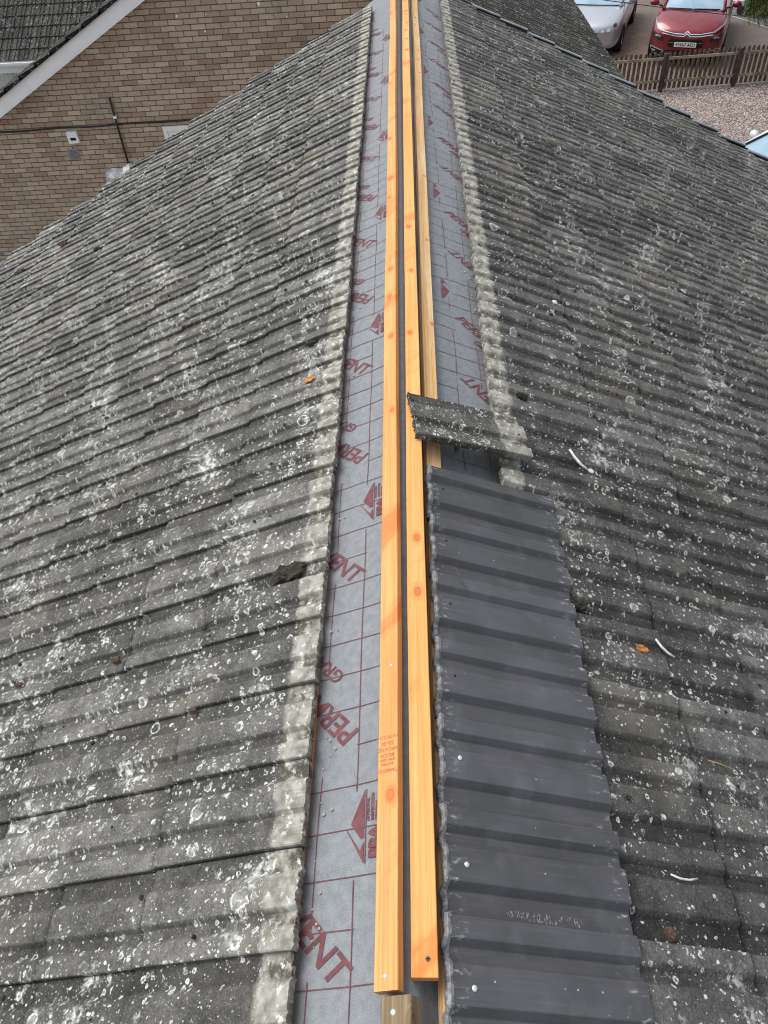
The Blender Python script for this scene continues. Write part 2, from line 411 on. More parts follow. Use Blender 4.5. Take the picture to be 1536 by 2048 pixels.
def paving_mat():
    k = NT('block_paving'); P = k.obj()
    rot = k.n('VectorRotate', rotation_type='Z_AXIS'); k.put(rot.inputs['Vector'], P); rot.inputs['Angle'].default_value = R(38)
    br = k.n('TexBrick'); k.put(br.inputs['Vector'], rot.outputs[0])
    br.inputs['Scale'].default_value = 1.0; br.inputs['Brick Width'].default_value = .21; br.inputs['Row Height'].default_value = .105
    br.inputs['Mortar Size'].default_value = .006; br.inputs['Color1'].default_value = (.155, .105, .088, 1); br.inputs['Color2'].default_value = (.235, .165, .14, 1)
    br.inputs['Mortar'].default_value = (.08, .065, .055, 1)
    s = k.sep(P)
    grey = k.rng(k.math('ADD', s[0], k.math('MULTIPLY', k.noise(P, .5, 3), 3.0)), 7.6, 9.6)
    c = k.mix(k.math('MULTIPLY', grey, .7), br.outputs['Color'], (.15, .135, .12))
    c = k.mix(k.math('MULTIPLY', k.rng(k.noise(P, 2.2, 5, .65), .4, .7), .5), c, (.125, .105, .085))
    k.bump(br.outputs['Fac'], -.3, .01)
    return k.done(c, .85, 0, .25)
M['paving'] = paving_mat()
M['asphalt'] = plain('asphalt', (.115, .12, .118), .9, var=.2, scale=2, fine=90, bump=.4)
M['concrete'] = plain('concrete_slab', (.42, .43, .41), .9, var=.1)
M['soil'] = plain('ground_soil', (.13, .12, .10), .95, var=.3, scale=.6)

k = NT('clear_plastic_sheet'); p = k.obj()
k.b.inputs['Alpha'].default_value = .8
M['plastic'] = k.done(k.mix(k.rng(k.noise(p, 16, 4), .4, .62), (.38, .42, .45), (.70, .73, .76)), .2, 0, .6)

# ------------------------------------------------------------------ tiles
TW = .2042; TL = .415
PROF = [(0, .1), (.012, 0), (.212, 0), (.220, .06), (.282, .95), (.292, 1), (.590, 1), (.600, .94), (.640, .22), (.652, .15), (.742, .15), (.750, .22), (.805, .95), (.815, 1), (.985, 1), (1.0, .86)]
DEP = .0138
def fine_prof(n):
    out = []
    for t in sorted(set([i/n for i in range(n+1) if min(abs(i/n-p[0]) for p in PROF) > .006] + [p[0] for p in PROF])):
        for (a, ha), (b, hb) in zip(PROF, PROF[1:]):
            if a <= t <= b: out.append((t, ha + (hb-ha)*(t-a)/(b-a))); break
    return out

def add_tile(mb, fn, y0, s0, s1, h0, h1, flip=False, w=TW, ylim=1e9, tid=None, ragged=0.0, pale=0.0, rows=4, prof=None, gap=.0022, thick=.014, wear=.0006, headface=True, depth=DEP, tw=0.0, uvf=None):
    """one interlocking tile; fn(Y, s, h) -> world point. s0 head, s1 tail, h0/h1 heights of its channel floor there"""
    if tid is None: tid = random.random()
    pr = prof or PROF
    seed = random.random()*100; off0 = random.uniform(-.0035, .003)
    cols = []
    for (t, hh) in pr:
        tt = 1-t if flip else t
        y = y0 + gap/2 + tt*(w-gap)
        cols.append((y, hh))
    if flip: cols.reverse()
    grid = []
    last = len(cols)-1
    for j in range(-1, rows+2):
        q = min(max(j, 0), rows)/rows
        row = []
        for i, (y, hh) in enumerate([(cols[0][0], None)] + cols + [(cols[-1][0], None)]):
            s = s0 + (s1-s0)*q
            if ragged and q == 0: s += -.0045*(hh or 0) + off0 + ragged*(.45*NZ(y*70+seed, seed) + .45*NZ(y*210, seed))
            elif q == 1: s += wear*4*NZ(y*60, seed, 3) - (wear*9*max(0, NZ(y*30, seed, 8)-.25) if wear > .0005 else 0)
            s += tw*(y-y0-w/2)
            h = h0 + (h1-h0)*q
            v = hh if hh is not None else 0
            base = h + depth*v + wear*NZ(y*40+seed, s*40, 7)
            if ragged and q == 0: base -= .002 + ragged*.3*abs(NZ(y*120, seed, 9))
            if hh is None or j < 0 or j > rows: base = h - thick + (depth*v*.55 if hh is not None else 0)
            if j < 0: s += .0015
            if j > rows: s -= .001
            yy = min(y, ylim(s) if callable(ylim) else ylim)
            u = uvf(yy, s) if uvf else (yy, s)
            if hh is None: u = (u[0] + (-.016 if i == 0 else .016), u[1])
            if j < 0 or j > rows: u = (u[0], u[1] + (-.016 if j < 0 else .016))
            row.append(mb.vert(fn(yy, s, base), u, ph=v if j >= 0 and j <= rows else .2, vv=(y-y0)/w, tid=tid, hd=s-s0, pale=pale))
        grid.append(row)
    n = len(grid[0])
    a0 = 0 if headface else 1
    for j in range(a0, len(grid)-1):
        for i in range(n-1):
            a, b, c, d = grid[j][i], grid[j][i+1], grid[j+1][i+1], grid[j+1][i]
            mb.f.append((a, b, c, d) if not flip_world[0] else (d, c, b, a))
flip_world = [False]

def roof_mesh(s, mat, name, parent, y_start, ncol, ylim, heads, u_end, w, flip, pale_first, first_tail, expo, fn=None, ragged=.005, skew=0.0, y_lo=None):
    mb = MB()
    flip_world[0] = (s > 0)
    fnn = fn or (lambda Y, u, h: slope(s, Y, u, h))
    course = 0; head = heads; tail = first_tail
    while head < u_end:
        for c in range(ncol):
            y0 = y_start + c*w
            lim = ylim(min(tail, u_end)-.1)
            if y0 > lim - .02: continue
            j = .004*NZ(c*1.7, course*2.3, s*5) + (random.random()-.5)*.003
            hj = (random.random()-.5)*.005
            shift = skew*(y0-1.8) if course == 0 else 0
            if course == 0:
                add_tile(mb, fnn, y0 + random.uniform(-.001, .001), head+shift+j, tail+j, -.007, .0005+hj, flip, w, lim, ragged=ragged, pale=pale_first, rows=7, prof=fine_prof(44), thick=.020)
            else:
                near = y0 < 4.0
                add_tile(mb, fnn, y0 + random.uniform(-.0012, .0012), head+j, tail+j, -.010, .0005+hj, flip, w, lim, rows=3 if near else 2, thick=.014, headface=False, tw=random.uniform(-.018, .018),
                         pale=1.0 if (random.random() < .012 and course < 4 and y0 < 3) else 0.0)
        head = tail - .03; tail = tail + expo; course += 1
    return mb.build(name, mat, parent)

house = empty('house', (0, 3, 0), label='house in the foreground with its ridge stripped and two slopes of weathered grey ribbed tiles', cat='house')
house.location = (0, 0, 0)
def limL(u):
    pts = [(0, 7.52), (.26, 7.50), (1.44, 7.20), (2.85, 6.35), (3.77, 5.84), (6, 4.6)]
    for (a, ya), (b, yb) in zip(pts, pts[1:]):
        if a <= u <= b: return ya + (yb-ya)*(u-a)/(b-a)
    return 7.54
def limR(u):
    pts = [(0, 8.17), (.45, 8.16), (1.03, 8.11), (2.08, 7.9), (3.75, 7.32), (6, 6.5)]
    for (a, ya), (b, yb) in zip(pts, pts[1:]):
        if a <= u <= b: return ya + (yb-ya)*(u-a)/(b-a)
    return 8.17
WL = .1975
y0L = .390 - WL*9
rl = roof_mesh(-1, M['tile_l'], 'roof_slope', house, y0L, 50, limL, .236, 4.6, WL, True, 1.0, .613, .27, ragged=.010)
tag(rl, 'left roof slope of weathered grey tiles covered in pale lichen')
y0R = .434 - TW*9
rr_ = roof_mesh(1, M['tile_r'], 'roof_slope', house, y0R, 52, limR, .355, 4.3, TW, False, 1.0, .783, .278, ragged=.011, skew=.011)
tag(rr_, 'right roof slope of darker grey tiles running down to a stepped verge')
# underside boards so no light leaks, gable walls
mb = MB()
def slab(s, ymax, u0, u1, o0, o1):
    N = 12
    for i in range(N):
        a = u0 + (u1-u0)*i/N; b = u0 + (u1-u0)*(i+1)/N
        la, lb = ymax(a)-.03, ymax(b)-.03
        q = [slope(s, -1.4, a, o0), slope(s, la, a, o0), slope(s, lb, b, o0), slope(s, -1.4, b, o0)]
        w_ = [slope(s, -1.4, a, o1), slope(s, la, a, o1), slope(s, lb, b, o1), slope(s, -1.4, b, o1)]
        mb.poly(q); mb.poly(list(reversed(w_))); mb.poly([q[1], w_[1], w_[2], q[2]])
slab(-1, limL, .03, 4.6, -.062, -.13); slab(1, limR, .03, 4.3, -.062, -.13)
mb.build('roof_boarding', M['wood_old'], house)
mb = MB()
def wallpoly(pts, ax):
    mb.poly(pts, [((p[0] if ax == 'x' else p[1]), p[2]) for p in pts])
xl, xr = AX-4.15*cos(PL), AX+3.9*cos(PR)
zl, zr = AZ-4.15*sin(PL)-.16, AZ-3.9*sin(PR)-.16
wallpoly([(xl, limL(4.1)-.25, 0), (xl, limL(4.1)-.25, zl), (AX-2.2, limL(2.3)-.25, AZ-2.2*tan(PL)-.16), (AX, limL(.2)-.25, AZ-.16), (AX, limL(.2)-.25, 0)], 'x')
wallpoly([(AX, limL(.2)-.25, 0), (AX, limR(.2)-.9, AZ-.16), (xr, limR(3.9)-.25, zr), (xr, limR(3.9)-.25, 0)], 'x')
wallpoly([(xl, -1.3, 0), (xl, -1.3, zl), (xl, limL(4.1)-.25, zl), (xl, limL(4.1)-.25, 0)], 'y')
wallpoly([(xr, -1.3, 0), (xr, limR(3.9)-.25, 0), (xr, limR(3.9)-.25, zr), (xr, -1.3, zr)], 'y')
mb.build('wall', M['brick'], house)
# gutters on both eaves
for s, u, lim in ((-1, 4.66, limL), (1, 4.36, limR)):
    g = MB(); n = 8
    for i in range(n):
        a0, a1 = pi*i/n, pi*(i+1)/n
        def gp(a, Y): c = slope(s, Y, u, -.06); return (c.x + .055*cos(a), Y, c.z - .055*sin(a))
        ye = lim(u)-.05
        g.poly([gp(a0, -1.4), gp(a1, -1.4), gp(a1, ye), gp(a0, ye)])
    o = g.build('gutter', M['dark'], house, smooth=True)
# dry verge caps stepping down the far right edge
u = .74
while u < 4.2:
    v = MB()
    u1 = u + .272
    ya, yb = limR(u+.05), limR(u1-.05)
    F = lambda Y, uu, h: slope(1, Y, uu, h)
    prof = [(-.045, .018), (-.040, .025), (-.004, .026), (.010, .020), (.013, -.05), (.008, -.05)]
    rings = []
    for uu, lift in ((u, .0), (u1, .010)):
        Y = limR(u+.13)
        rings.append([v.vert(F(Y + p[0], uu, p[1] + lift)) for p in prof])
    for i in range(len(prof)-1): v.face(rings[0][i], rings[0][i+1], rings[1][i+1], rings[1][i])
    v.face(*rings[1]); v.face(*reversed(rings[0]))
    v.build('verge_cap', M['verge'], house)
    u += .278

# ------------------------------------------------------------------ underlay membrane
PTS_L = [(-.55, -.047), (-.115, -.045), (-.075, -.043), (-.055, -.034), (-.03, -.003)]
PTS_R = [(.03, -.010), (.055, -.030), (.080, -.046), (.60, -.047)]
def memb(Y, w):
    """w<0 left slope metres from ridge, w>0 right slope"""
    if w < -.03: s, u = -1, -w
    elif w > .03: s, u = 1, w
    else:
        a, b = memb(Y, -.0301), memb(Y, .0301); t = (w+.03)/.06
        p = a.lerp(b, t); p.z += .004*(1-(2*t-1)**2); return p
    pts = PTS_L if s < 0 else PTS_R
    o = pts[0][1] if w < pts[0][0] else pts[-1][1]
    for (a, oa), (b, ob) in zip(pts, pts[1:]):
        if a <= w <= b:
            t = (w-a)/(b-a); o = oa + (ob-oa)*t; break
    amp = .0 if u < .08 else min(1, (u-.08)/.06)
    o += amp*(.0022*sin(Y*13 + 3*NZ(Y*1.1, s)) + .004*NZ(Y*2.2, u*7, s*3.0) + .0015*NZ(Y*9, u*20, 5))
    if s > 0: o += amp*.004*sin(Y*7.5 + u*9)
    return slope(s, Y, u, o)
und = empty('roofing_underlay', (AX, 3.5, 4.93), label='grey breathable roofing underlay with dark red printed grid folded over the ridge', cat='underlay')
und.location = (0, 0, 0)
mb = MB()
ws = [-.36 + .0125*i for i in range(int(.88/.0125)+1)]
ys = [-.9 + .03*i for i in range(int(9.05/.03)+1)]
def yend(w): return 7.72 + .40*min(1, max(0, (w+.33)/.30))
idx = {}
for j, Y in enumerate(ys):
    for i, w in enumerate(ws):
        yy = min(Y, yend(w))
        idx[j, i] = mb.vert(memb(yy, w), (yy, w))
for j in range(len(ys)-1):
    if ys[j] > 8.13: break
    for i in range(len(ws)-1):
        mb.face(idx[j, i], idx[j, i+1], idx[j+1, i+1], idx[j+1, i])
sheet = mb.build('membrane_sheet', M['membrane'], und, smooth=True)

pm = MB()     # all the printing is one skin on the sheet
def pr(Y, w, lift=.0016):
    e = .004
    p = memb(Y, w); n = (memb(Y+e, w)-p).cross(memb(Y, w+e)-p)
    if n.z < 0: n = -n
    return p + n.normalized()*lift
def line(Y0, w0, Y1, w1, th=.0021):
    L = math.hypot(Y1-Y0, w1-w0); n = max(2, int(L/.02))
    dy, dw = (Y1-Y0)/L, (w1-w0)/L
    prev = None
    for i in range(n+1):
        t = i/n; Y = Y0 + (Y1-Y0)*t; w = w0 + (w1-w0)*t
        a = pm.vert(pr(Y - dw*th/2, w + dy*th/2)); b = pm.vert(pr(Y + dw*th/2, w - dy*th/2))
        if prev: pm.face(prev[0], prev[1], b, a)
        prev = (a, b)
_fc = {}
def glyphs(body, size, bold=0.0, shear=0.0, space=1.0):
    key = (body, size, bold, shear, space)
    if key in _fc: return _fc[key]
    cu = bpy.data.curves.new('txt', 'FONT'); cu.body = body; cu.size = size; cu.offset = bold; cu.shear = shear
    cu.space_character = space; cu.resolution_u = 3
    ob = bpy.data.objects.new('txt', cu); COL.objects.link(ob)
    dg = bpy.context.evaluated_depsgraph_get(); me = ob.evaluated_get(dg).to_mesh()
    vs = [(v.co.x, v.co.y) for v in me.vertices]; fs = [tuple(p.vertices) for p in me.polygons]
    ob.evaluated_get(dg).to_mesh_clear(); bpy.data.objects.remove(ob); bpy.data.curves.remove(cu)
    _fc[key] = (vs, fs); return vs, fs
def put_text(mbx, mapf, body, size, bold=0.0, shear=0.0, space=1.0):
    vs, fs = glyphs(body, size, bold, shear, space)
    ids = [mbx.vert(mapf(x, y)) for x, y in vs]
    for f in fs: mbx.f.append(tuple(ids[i] for i in f))
def memb_text(body, size, Y0, w0, ang, **kw):
    # ang: reading direction measured in (w, Y) plane
    ca, sa = cos(ang), sin(ang)
    put_text(pm, lambda x, y: pr(Y0 + x*sa + y*ca, w0 + x*ca - y*sa), body, size, **kw)
def memb_poly(pts): # (Y, w)
    ids = [pm.vert(pr(*p)) for p in pts]; pm.f.append(tuple(ids))
PER = .968
DN = R(-46)
for kk in range(-1, 9):
    b = .851 + PER*kk          # centre of P E R on the left slope
    if b < 7.6 and b > -.3:
        # PERM reading away from the ridge, second line GRADE cut by the tiles
        memb_text('PERM', .074, b-.005, -.128, DN+pi, bold=.0013, shear=.12, space=.98)
        memb_text('GRA', .050, b+.155, -.172, DN+pi, bold=.0008, shear=.12)
        memb_text('VENT', .074, b-.39-.002, -.292, DN, bold=.0013, shear=.12, space=.98)
        # board of agrement triangle
        c = b-.232
        memb_poly([(c+.083, -.108), (c+.010, -.140), (c-.022, -.117), (c-.022, -.108)])
        memb_poly([(c+.003, -.1515), (c-.009, -.146), (c-.047, -.117), (c-.030, -.108), (c-.074, -.108)])
        line(c-.074, -.1045, c+.083, -.1045, .0022)
        for q, (txt, sz) in enumerate((('APPROVAL', .0105), ('INSPECTION', .0105), ('TESTING', .0105), ('CERTIFICATION', .0105))):
            memb_text(txt, sz, c+.012, -.096+.011*q, R(90), bold=.0004)
        memb_text('BBA', .040, c-.066, -.068, R(90), bold=.0018, space=.86)
    r0 = 2.64 + PER*(kk-2)     # right slope
    if r0 < 7.9 and r0 > 1.6:
        memb_text('PERM', .074, r0+.055, .262, DN, bold=.0010, shear=.12, space=.98)
        memb_text('GRA', .050, r0-.09, .33, DN, bold=.0008, shear=.12)
        memb_text('VENT', .074, r0-.475+.01, .427, DN+pi, bold=.0010, shear=.12, space=.98)
        c = r0 + .262
        memb_poly([(c-.083, .219), (c-.010, .252), (c+.022, .229), (c+.022, .219)])
        memb_poly([(c+.003, .2645), (c+.013, .258), (c+.050, .231), (c+.030, .219), (c+.074, .219)])
        line(c-.083, .2155, c+.074, .2155, .0022)
# grid lines, broken where print sits
GR = PER/10
for kk in range(-12, 85):
    Y = .426 + GR*kk
    if -.6 < Y < 7.7:
        ph = ((Y-.851) / PER) % 1.0
        w0, w1 = -.31, -.058
        if .93 < ph or ph < .03: w0 = -.135
        if .07 < ph < .15: w0 = -.19
        if .40 < ph < .52: w0 = -.25; 
        if .55 < ph < .60: w1 = -.125
        line(Y, w0, Y, w1, .0021 if Y < 2 else .0030)
    Yr = 2.205 + GR*(kk-12)
    if .3 < Yr < 8.0:
        ph = ((Yr-2.64)/PER) % 1.0
        w0, w1 = .17, .40
        if .93 < ph or ph < .04: w1 = .262
        if .44 < ph < .56: w1 = .25
        if .24 < ph < .31: w0 = .27
        line(Yr, w0, Yr, w1, .0026)
for kk in range(-1, 9):
    b = .851 + PER*kk
    if b > 7.4: break
    for (w, y0, y1) in ((-.130, -.79, -.335), (-.130, -.15, .10), (-.130, .10, .18)):
        line(b+y0, w, min(7.7, b+y1), w, .0024)
    line(b+.13+.03, -.222, min(7.7, b+.46), -.222, .0022); line(b-.43, -.222, b-.10, -.222, .0022)
    line(b-.82, -.037+.0, b-.80, -.037, .001)
    r0 = 2.64 + PER*(kk-2)
    if 1.0 < r0 < 7.5:
        for w in (.247,):
            line(r0-.36, w, r0-.06, w, .0022); line(r0+.10, w, r0+.20, w, .0022); line(r0+.36, w, r0+.56, w, .0022)
        line(r0-.40, .345, r0-.12, .345, .0020); line(r0+.03, .345, r0+.40, .345, .0020)
# row of small dark red ticks along the middle strip
Y = 1.9
while Y < 5.5:
    for q in range(4):
        memb_poly([(Y, -.0085), (Y, -.002), (Y+.028, -.002), (Y+.028, -.0085)]); Y += .045
    Y += .12
pm.build('printed_pattern', M['print'], und)

# ------------------------------------------------------------------ battens
def batten(name, A, B, half_w, th, mat, label, up=None, segs=60, bow=.004, group=None, rot=0.0, twist=0.0):
    """A,B centre of the TOP face at each end; rot tilts the section about Y"""
    A, B = Vector(A), Vector(B); mb = MB(); L = (B-A).length
    d = (B-A).normalized()
    rings = []
    c = [(-1, 0), (-1, -1), (1, -1), (1, 0)]
    ch = .0016
    sec = [(-half_w, -ch), (-half_w, -th+ch), (-half_w+ch, -th), (half_w-ch, -th), (half_w, -th+ch), (half_w, -ch), (half_w-ch, 0), (-half_w+ch, 0)]
    per = [0, th, th+.002, th+2*half_w, th+2*half_w, 2*th+2*half_w, 2*th+2*half_w+.002, 2*th+4*half_w]
    sd = random.random()*50
    for i in range(segs+1):
        t = i/segs; p = A.lerp(B, t)
        p = p + Vector((bow*NZ(t*L*.7, sd)*1.6, 0, bow*.5*NZ(t*L*.6, sd+9)))
        r = rot + twist*t
        X = Vector((cos(r), 0, -sin(r))); Z = Vector((sin(r), 0, cos(r)))
        hw = .0006*NZ(t*L*6, sd+3)
        rings.append([mb.vert(p + X*(x + (hw if x > 0 else -hw)) + Z*z, (t*L, per[k])) for k, (x, z) in enumerate(sec)])
    n = len(sec)
    for i in range(segs):
        for k_ in range(n):
            mb.face(rings[i][(k_+1) % n], rings[i][k_], rings[i+1][k_], rings[i+1][(k_+1) % n])
    mb.face(*rings[0]); mb.face(*reversed(rings[-1]))
    o = mb.build(name, mat)
    tag(o, label, 'batten', group)
    return o
G = 'roofing battens laid along the ridge'
LC0, LC1 = slope(-1, .300, .019, .030), slope(-1, 8.0, .019, .030)
bl = batten('timber_batten', LC0, LC1, .0235, .025, M['wood_l'], 'orange batten left of the ridge, stamped with small grading text, ending above old timber', rot=-PL, group=G)
bm_ = batten('timber_batten', (-.016, .321, 4.985), (.016, 8.05, 4.985), .0240, .025, M['wood_m'], 'middle batten, flat on the ridge with knots and a screw at its near end', rot=R(2), group=G)
br_ = batten('timber_batten', slope(1, -.6, .098, -.013), slope(1, 8.1, .178, -.013), .0245, .025, M['wood_r'], 'palest batten, right of the ridge, running under the loose tile and new grey tiles', rot=PR, group=G)
batten('timber_batten', slope(-1, -1.0, .277, -.026), slope(-1, 7.4, .288, -.026), .0280, .022, M['wood_o'], 'orange batten glimpsed as thin slivers under the edge of the left old tiles', rot=-PL)
batten('timber_batten', slope(1, -.4, .384, -.024), slope(1, 8.0, .474, -.024), .0280, .022, M['wood_o'], 'orange batten glimpsed as thin slivers under the edge of the right old tiles', rot=PR)
ot = batten('weathered_timber', slope(-1, -.9, -.001, .028), slope(-1, .292, -.001, .028), .0285, .045, M['wood_old'], 'old grey brown ridge timber, split and weathered, at the bottom of the photo', rot=-PL, bow=.004)
ot['category'] = 'timber'
# grading stamp on the left batten (reads from the far side)
sm = MB()
def onL(x, y):   # text plane of the left batten's top face, upside down for the viewer
    return slope(-1, .0, .019, .0305) + Vector((cos(PL), 0, sin(PL)))*(-x) + Vector((0, -y, 0))
yy = .70
for txt, sz in (('TIMBEREX', .0105), ('BATTEN', .0075), ('GRADED', .0085), ('BS5534', .0105), ('IMPORTED', .0105), ('25x50', .0115), ('CATG 2114', .0095)):
    vs, fs = glyphs(txt, sz, .0001, 0, 1.05); wdt = max(v[0] for v in vs)
    put_text(sm, lambda x, y, Y=yy, w=wdt: onL(x-w/2, y - Y), txt, sz, .0001, 0, 1.05)
    yy += sz*1.28
sm.build('grading_stamp', M['stamp'], bl)

def disc(mb, c, n, r, th, seg=14, dome=.3):
    n = Vector(n).normalized(); a = n.orthogonal().normalized(); b = n.cross(a); c = Vector(c)
    lo = [mb.vert(c + (a*cos(2*pi*i/seg) + b*sin(2*pi*i/seg))*r) for i in range(seg)]
    hi = [mb.vert(c + n*th*.7 + (a*cos(2*pi*i/seg) + b*sin(2*pi*i/seg))*r*.92) for i in range(seg)]
    top = mb.vert(c + n*th)
    for i in range(seg):
        j = (i+1) % seg
        mb.face(lo[i], lo[j], hi[j], hi[i]); mb.face(hi[i], hi[j], top)
nL, nR = Vector((-sin(PL), 0, cos(PL))), Vector((sin(PR), 0, cos(PR)))
d_ = MB(); disc(d_, slope(-1, .322, .021, .0300), nL, .0042, .0018); d_.build('nail', M['steel'], bl, True)
d_ = MB(); disc(d_, slope(-1, .95, .012, .0300), nL, .0035, .0012); d_.build('nail', M['steel'], bl, True)
d_ = MB(); disc(d_, slope(-1, .268, .006, .0280), nL, .0052, .0018); d_.build('nail', M['steel'], ot, True)
d_ = MB(); disc(d_, (-.010, .350, 4.985), (0, 0, 1), .0050, .0010); sc = d_.build('screw', M['rail_wood'], bm_, True)
d_ = MB(); d_.box((-.010, .350, 4.9862), .0065, .0016, .0008); d_.box((-.010, .350, 4.9864), .0016, .0065, .0008); d_.build('screw_slot', M['black'], sc)

# ------------------------------------------------------------------ new grey tiles
joints = [.20, .434, .642, .852, 1.062, 1.274, 1.476, 1.680]
joints = [.434 + TW*1.012*(i-1) for i in range(8)]
names = ['new dark grey tile cut off by the bottom of the photo, with one white nail',
 'new dark grey tile second from the bottom of the photo, with a smear of white scuffs and a nail',
 'new dark grey tile third from the bottom, the farthest one fixed with a shiny nail',
 'new dark grey tile in the middle of the row with an empty nail hole beside the knotted batten',
 'new dark grey tile with a thin dark twig lying on it and an empty nail hole',
 'new dark grey tile second from the far end of the row, with an empty nail hole',
 'new dark grey tile at the far end of the row, nearest the loose lichened tile']
flip_world[0] = True
for i in range(7):
    y0 = joints[i]
    t = empty('roof_tile', slope(1, y0+TW/2, .30, 0), label=names[i], cat='roof tile', group='new dark grey roof tiles in a row')
    inv = Matrix.Translation(-t.location)
    mb = MB()
    j = random.uniform(-.004, .004); u0 = .090 + j - (.008 if i == 0 else (.003 if i == 1 else 0)) + .0; u1 = .507 - .013*(1 - i/6) + j*.4
    tidv = random.random()
    fn = lambda Y, u, h: inv @ slope(1, Y, u, h)
    # slightly raised in front where it laps the old course
    add_tile(mb, fn, y0, u0, u1, .004, .013 + random.uniform(-.002, .002), False, TW*1.012, rows=8, tid=tidv, gap=.0012, thick=.016, wear=.0003, depth=.0165, prof=fine_prof(50), uvf=lambda Y, s: (Y, s))
    mb.build('tile_body', M['tile_new'], t)
    # rough snapped concrete lip along the head
    lip = MB(); n = 46; prev = None; sd = random.random()*40
    for q in range(n+1):
        tt = q/n; Y = y0 + tt*TW*1.012
        hh = 0
        for (a, ha), (b, hb) in zip(PROF, PROF[1:]):
            if a <= tt <= b: hh = ha + (hb-ha)*(tt-a)/(b-a)
        r1 = .0085 + .0045*NZ(Y*45, sd) + .003*NZ(Y*130, sd+5)
        r2 = .004*NZ(Y*60, sd+11)
        top = .004 + .0165*hh + .0022
        sec = [(u0 + .004 + r2*.6, top - .001), (u0 - r1*.4, top + .0022 + .0015*NZ(Y*90, sd)), (u0 - r1, top - .004 + r2), (u0 - r1*.9, top - .016 + r2), (u0 + .002, top - .021)]
        ring = [lip.vert(fn(Y, a, b)) for a, b in sec]
        if prev:
            for z in range(len(sec)-1): lip.face(prev[z], prev[z+1], ring[z+1], ring[z])
        prev = ring
    lip.build('rough_edge', M['rim_grey'], t)
    hy = y0 + TW*.46 + .0; hu = .129
    hy = [.314, .525, .747, .952, 1.163, 1.378, 1.582][i]
    top = .004 + (.009)*(hu-u0)/(u1-u0) + .0166
    if i < 3:
        d_ = MB(); disc(d_, inv @ slope(1, hy, hu, top), nR, .0056, .0022); d_.build('nail', M['steel'], t, True)
    else:
        d_ = MB(); disc(d_, inv @ slope(1, hy, hu, top-.0002), nR, .0036, .0008, 10); d_.build('nail_hole', M['black'], t)
    if i == 1:   # cement scuff marks on the second tile
        sc_ = MB()
        for q in range(80):
            Y = .437 + random.uniform(-.009, .009); uu = random.uniform(.215, .385); l = random.uniform(.002, .008)
            hh = .004 + .009*(uu-u0)/(u1-u0) + .0014
            a = random.uniform(-.3, .3); w_ = random.uniform(.0004, .0011)
            # lies on the low channel floor beside the joint
            Yc = y0 + .006 + abs(Y-.437)*1.6
            sc_.poly([fn(Yc-l/2, uu, hh), fn(Yc-l/2, uu+w_, hh), fn(Yc+l/2, uu+w_+a*l, hh), fn(Yc+l/2, uu+a*l, hh)])
        sc_.build('scuff_mark', M['render_grey'], t)

# ------------------------------------------------------------------ loose old tile
t = empty('roof_tile', slope(1, 1.86, .21, .05), label='loose old lichened tile with a broken dark end and pale head lying across the battens', cat='roof tile')
inv = Matrix.Translation(-t.location)
ang = R(-8.0)
def lt(Y, s, h):
    # local: Y across 0..TW, s from head (pale, right) 0 to tail .41 (left)
    yy, uu = Y - TW/2, s - .205
    y2 = yy*cos(ang) - uu*sin(ang)*-1; u2 = -(uu*cos(ang) + yy*sin(ang)*-1)
    o = .047 + .002*(s/.41) + h
    return inv @ slope(1, 1.880 + y2, .222 + u2, o)
mb = MB(); flip_world[0] = False
def edge_lim(s): return 1e9
add_tile(mb, lt, 0, 0.0, .408, 0, 0, True, TW, rows=14, prof=fine_prof(48), pale=1.0, thick=.011, ragged=.004, wear=.0012, depth=.014, tid=.35)
# chew the tail end
for i, (x, y, z) in enumerate(mb.v):
    if mb.a['hd'][i] > .395:
        n_ = NZ(y*45, 3.3)*.005 + NZ(y*170, 8.1)*.0018
        mb.v[i] = (x + n_, y, z - abs(n_)*.4)
for i in mb.a['hd']: mb.a['hd'][i] *= .72
mb.build('tile_body', M['tile_loose'], t)
d_ = MB(); disc(d_, lt(TW*.45, .030, .0166), nR, .004, .0008, 10); d_.build('nail_hole', M['black'], t)
mo = MB()
for q in range(26):
    Y = TW*random.random(); c = lt(Y, .398 + random.uniform(-.004, .008), random.uniform(-.012, .006))
    disc(mo, c, (random.uniform(-1, 1), random.uniform(-1, 1), random.random()), random.uniform(.002, .005), random.uniform(.002, .004), 7)
mo.build('moss_fringe', M['moss'], t)

# ------------------------------------------------------------------ debris on the slopes
def clump(name, p, sx, sy, sz, mat, label, cat, n=None, group=None, rough=.35, sub=3):
    bm = bmesh.new(); bmesh.ops.create_icosphere(bm, subdivisions=sub, radius=1.0); sd = random.random()*90
    n = n or Vector((0, 0, 1)); rot = Vector((0, 0, 1)).rotation_difference(n).to_matrix()
    for v in bm.verts:
        c = v.co.copy(); k_ = 1 + rough*noise.noise(c*2.2 + Vector((sd, 0, 0))) + rough*.7*noise.noise(c*6 + Vector((sd, 4, 0)))
        v.co = rot @ Vector((c.x*sx*k_, c.y*sy*k_, max(c.z, -.25)*sz*k_))
    me = bpy.data.meshes.new(name); bm.to_mesh(me); bm.free(); me.materials.append(mat)
    o = bpy.data.objects.new(name, me); COL.objects.link(o); o.location = p
    return tag(o, label, cat, group)
GM = 'dark moss clumps fallen on the roof'
H = .016
clump('moss_clump', slope(-1, 1.357, .345, H-.004), .044, .026, .006, M['moss'], 'largest dark brown moss patch, on the left tiles against the pale strip', 'moss', nL, GM, rough=.75)
clump('moss_clump', slope(-1, 2.509, .368, H), .026, .011, .012, M['moss'], 'narrow black lump standing for a dark hole up the left tiles near the pale strip', 'moss', nL, GM)  # solid dark lump added where the tiles have a dark hole
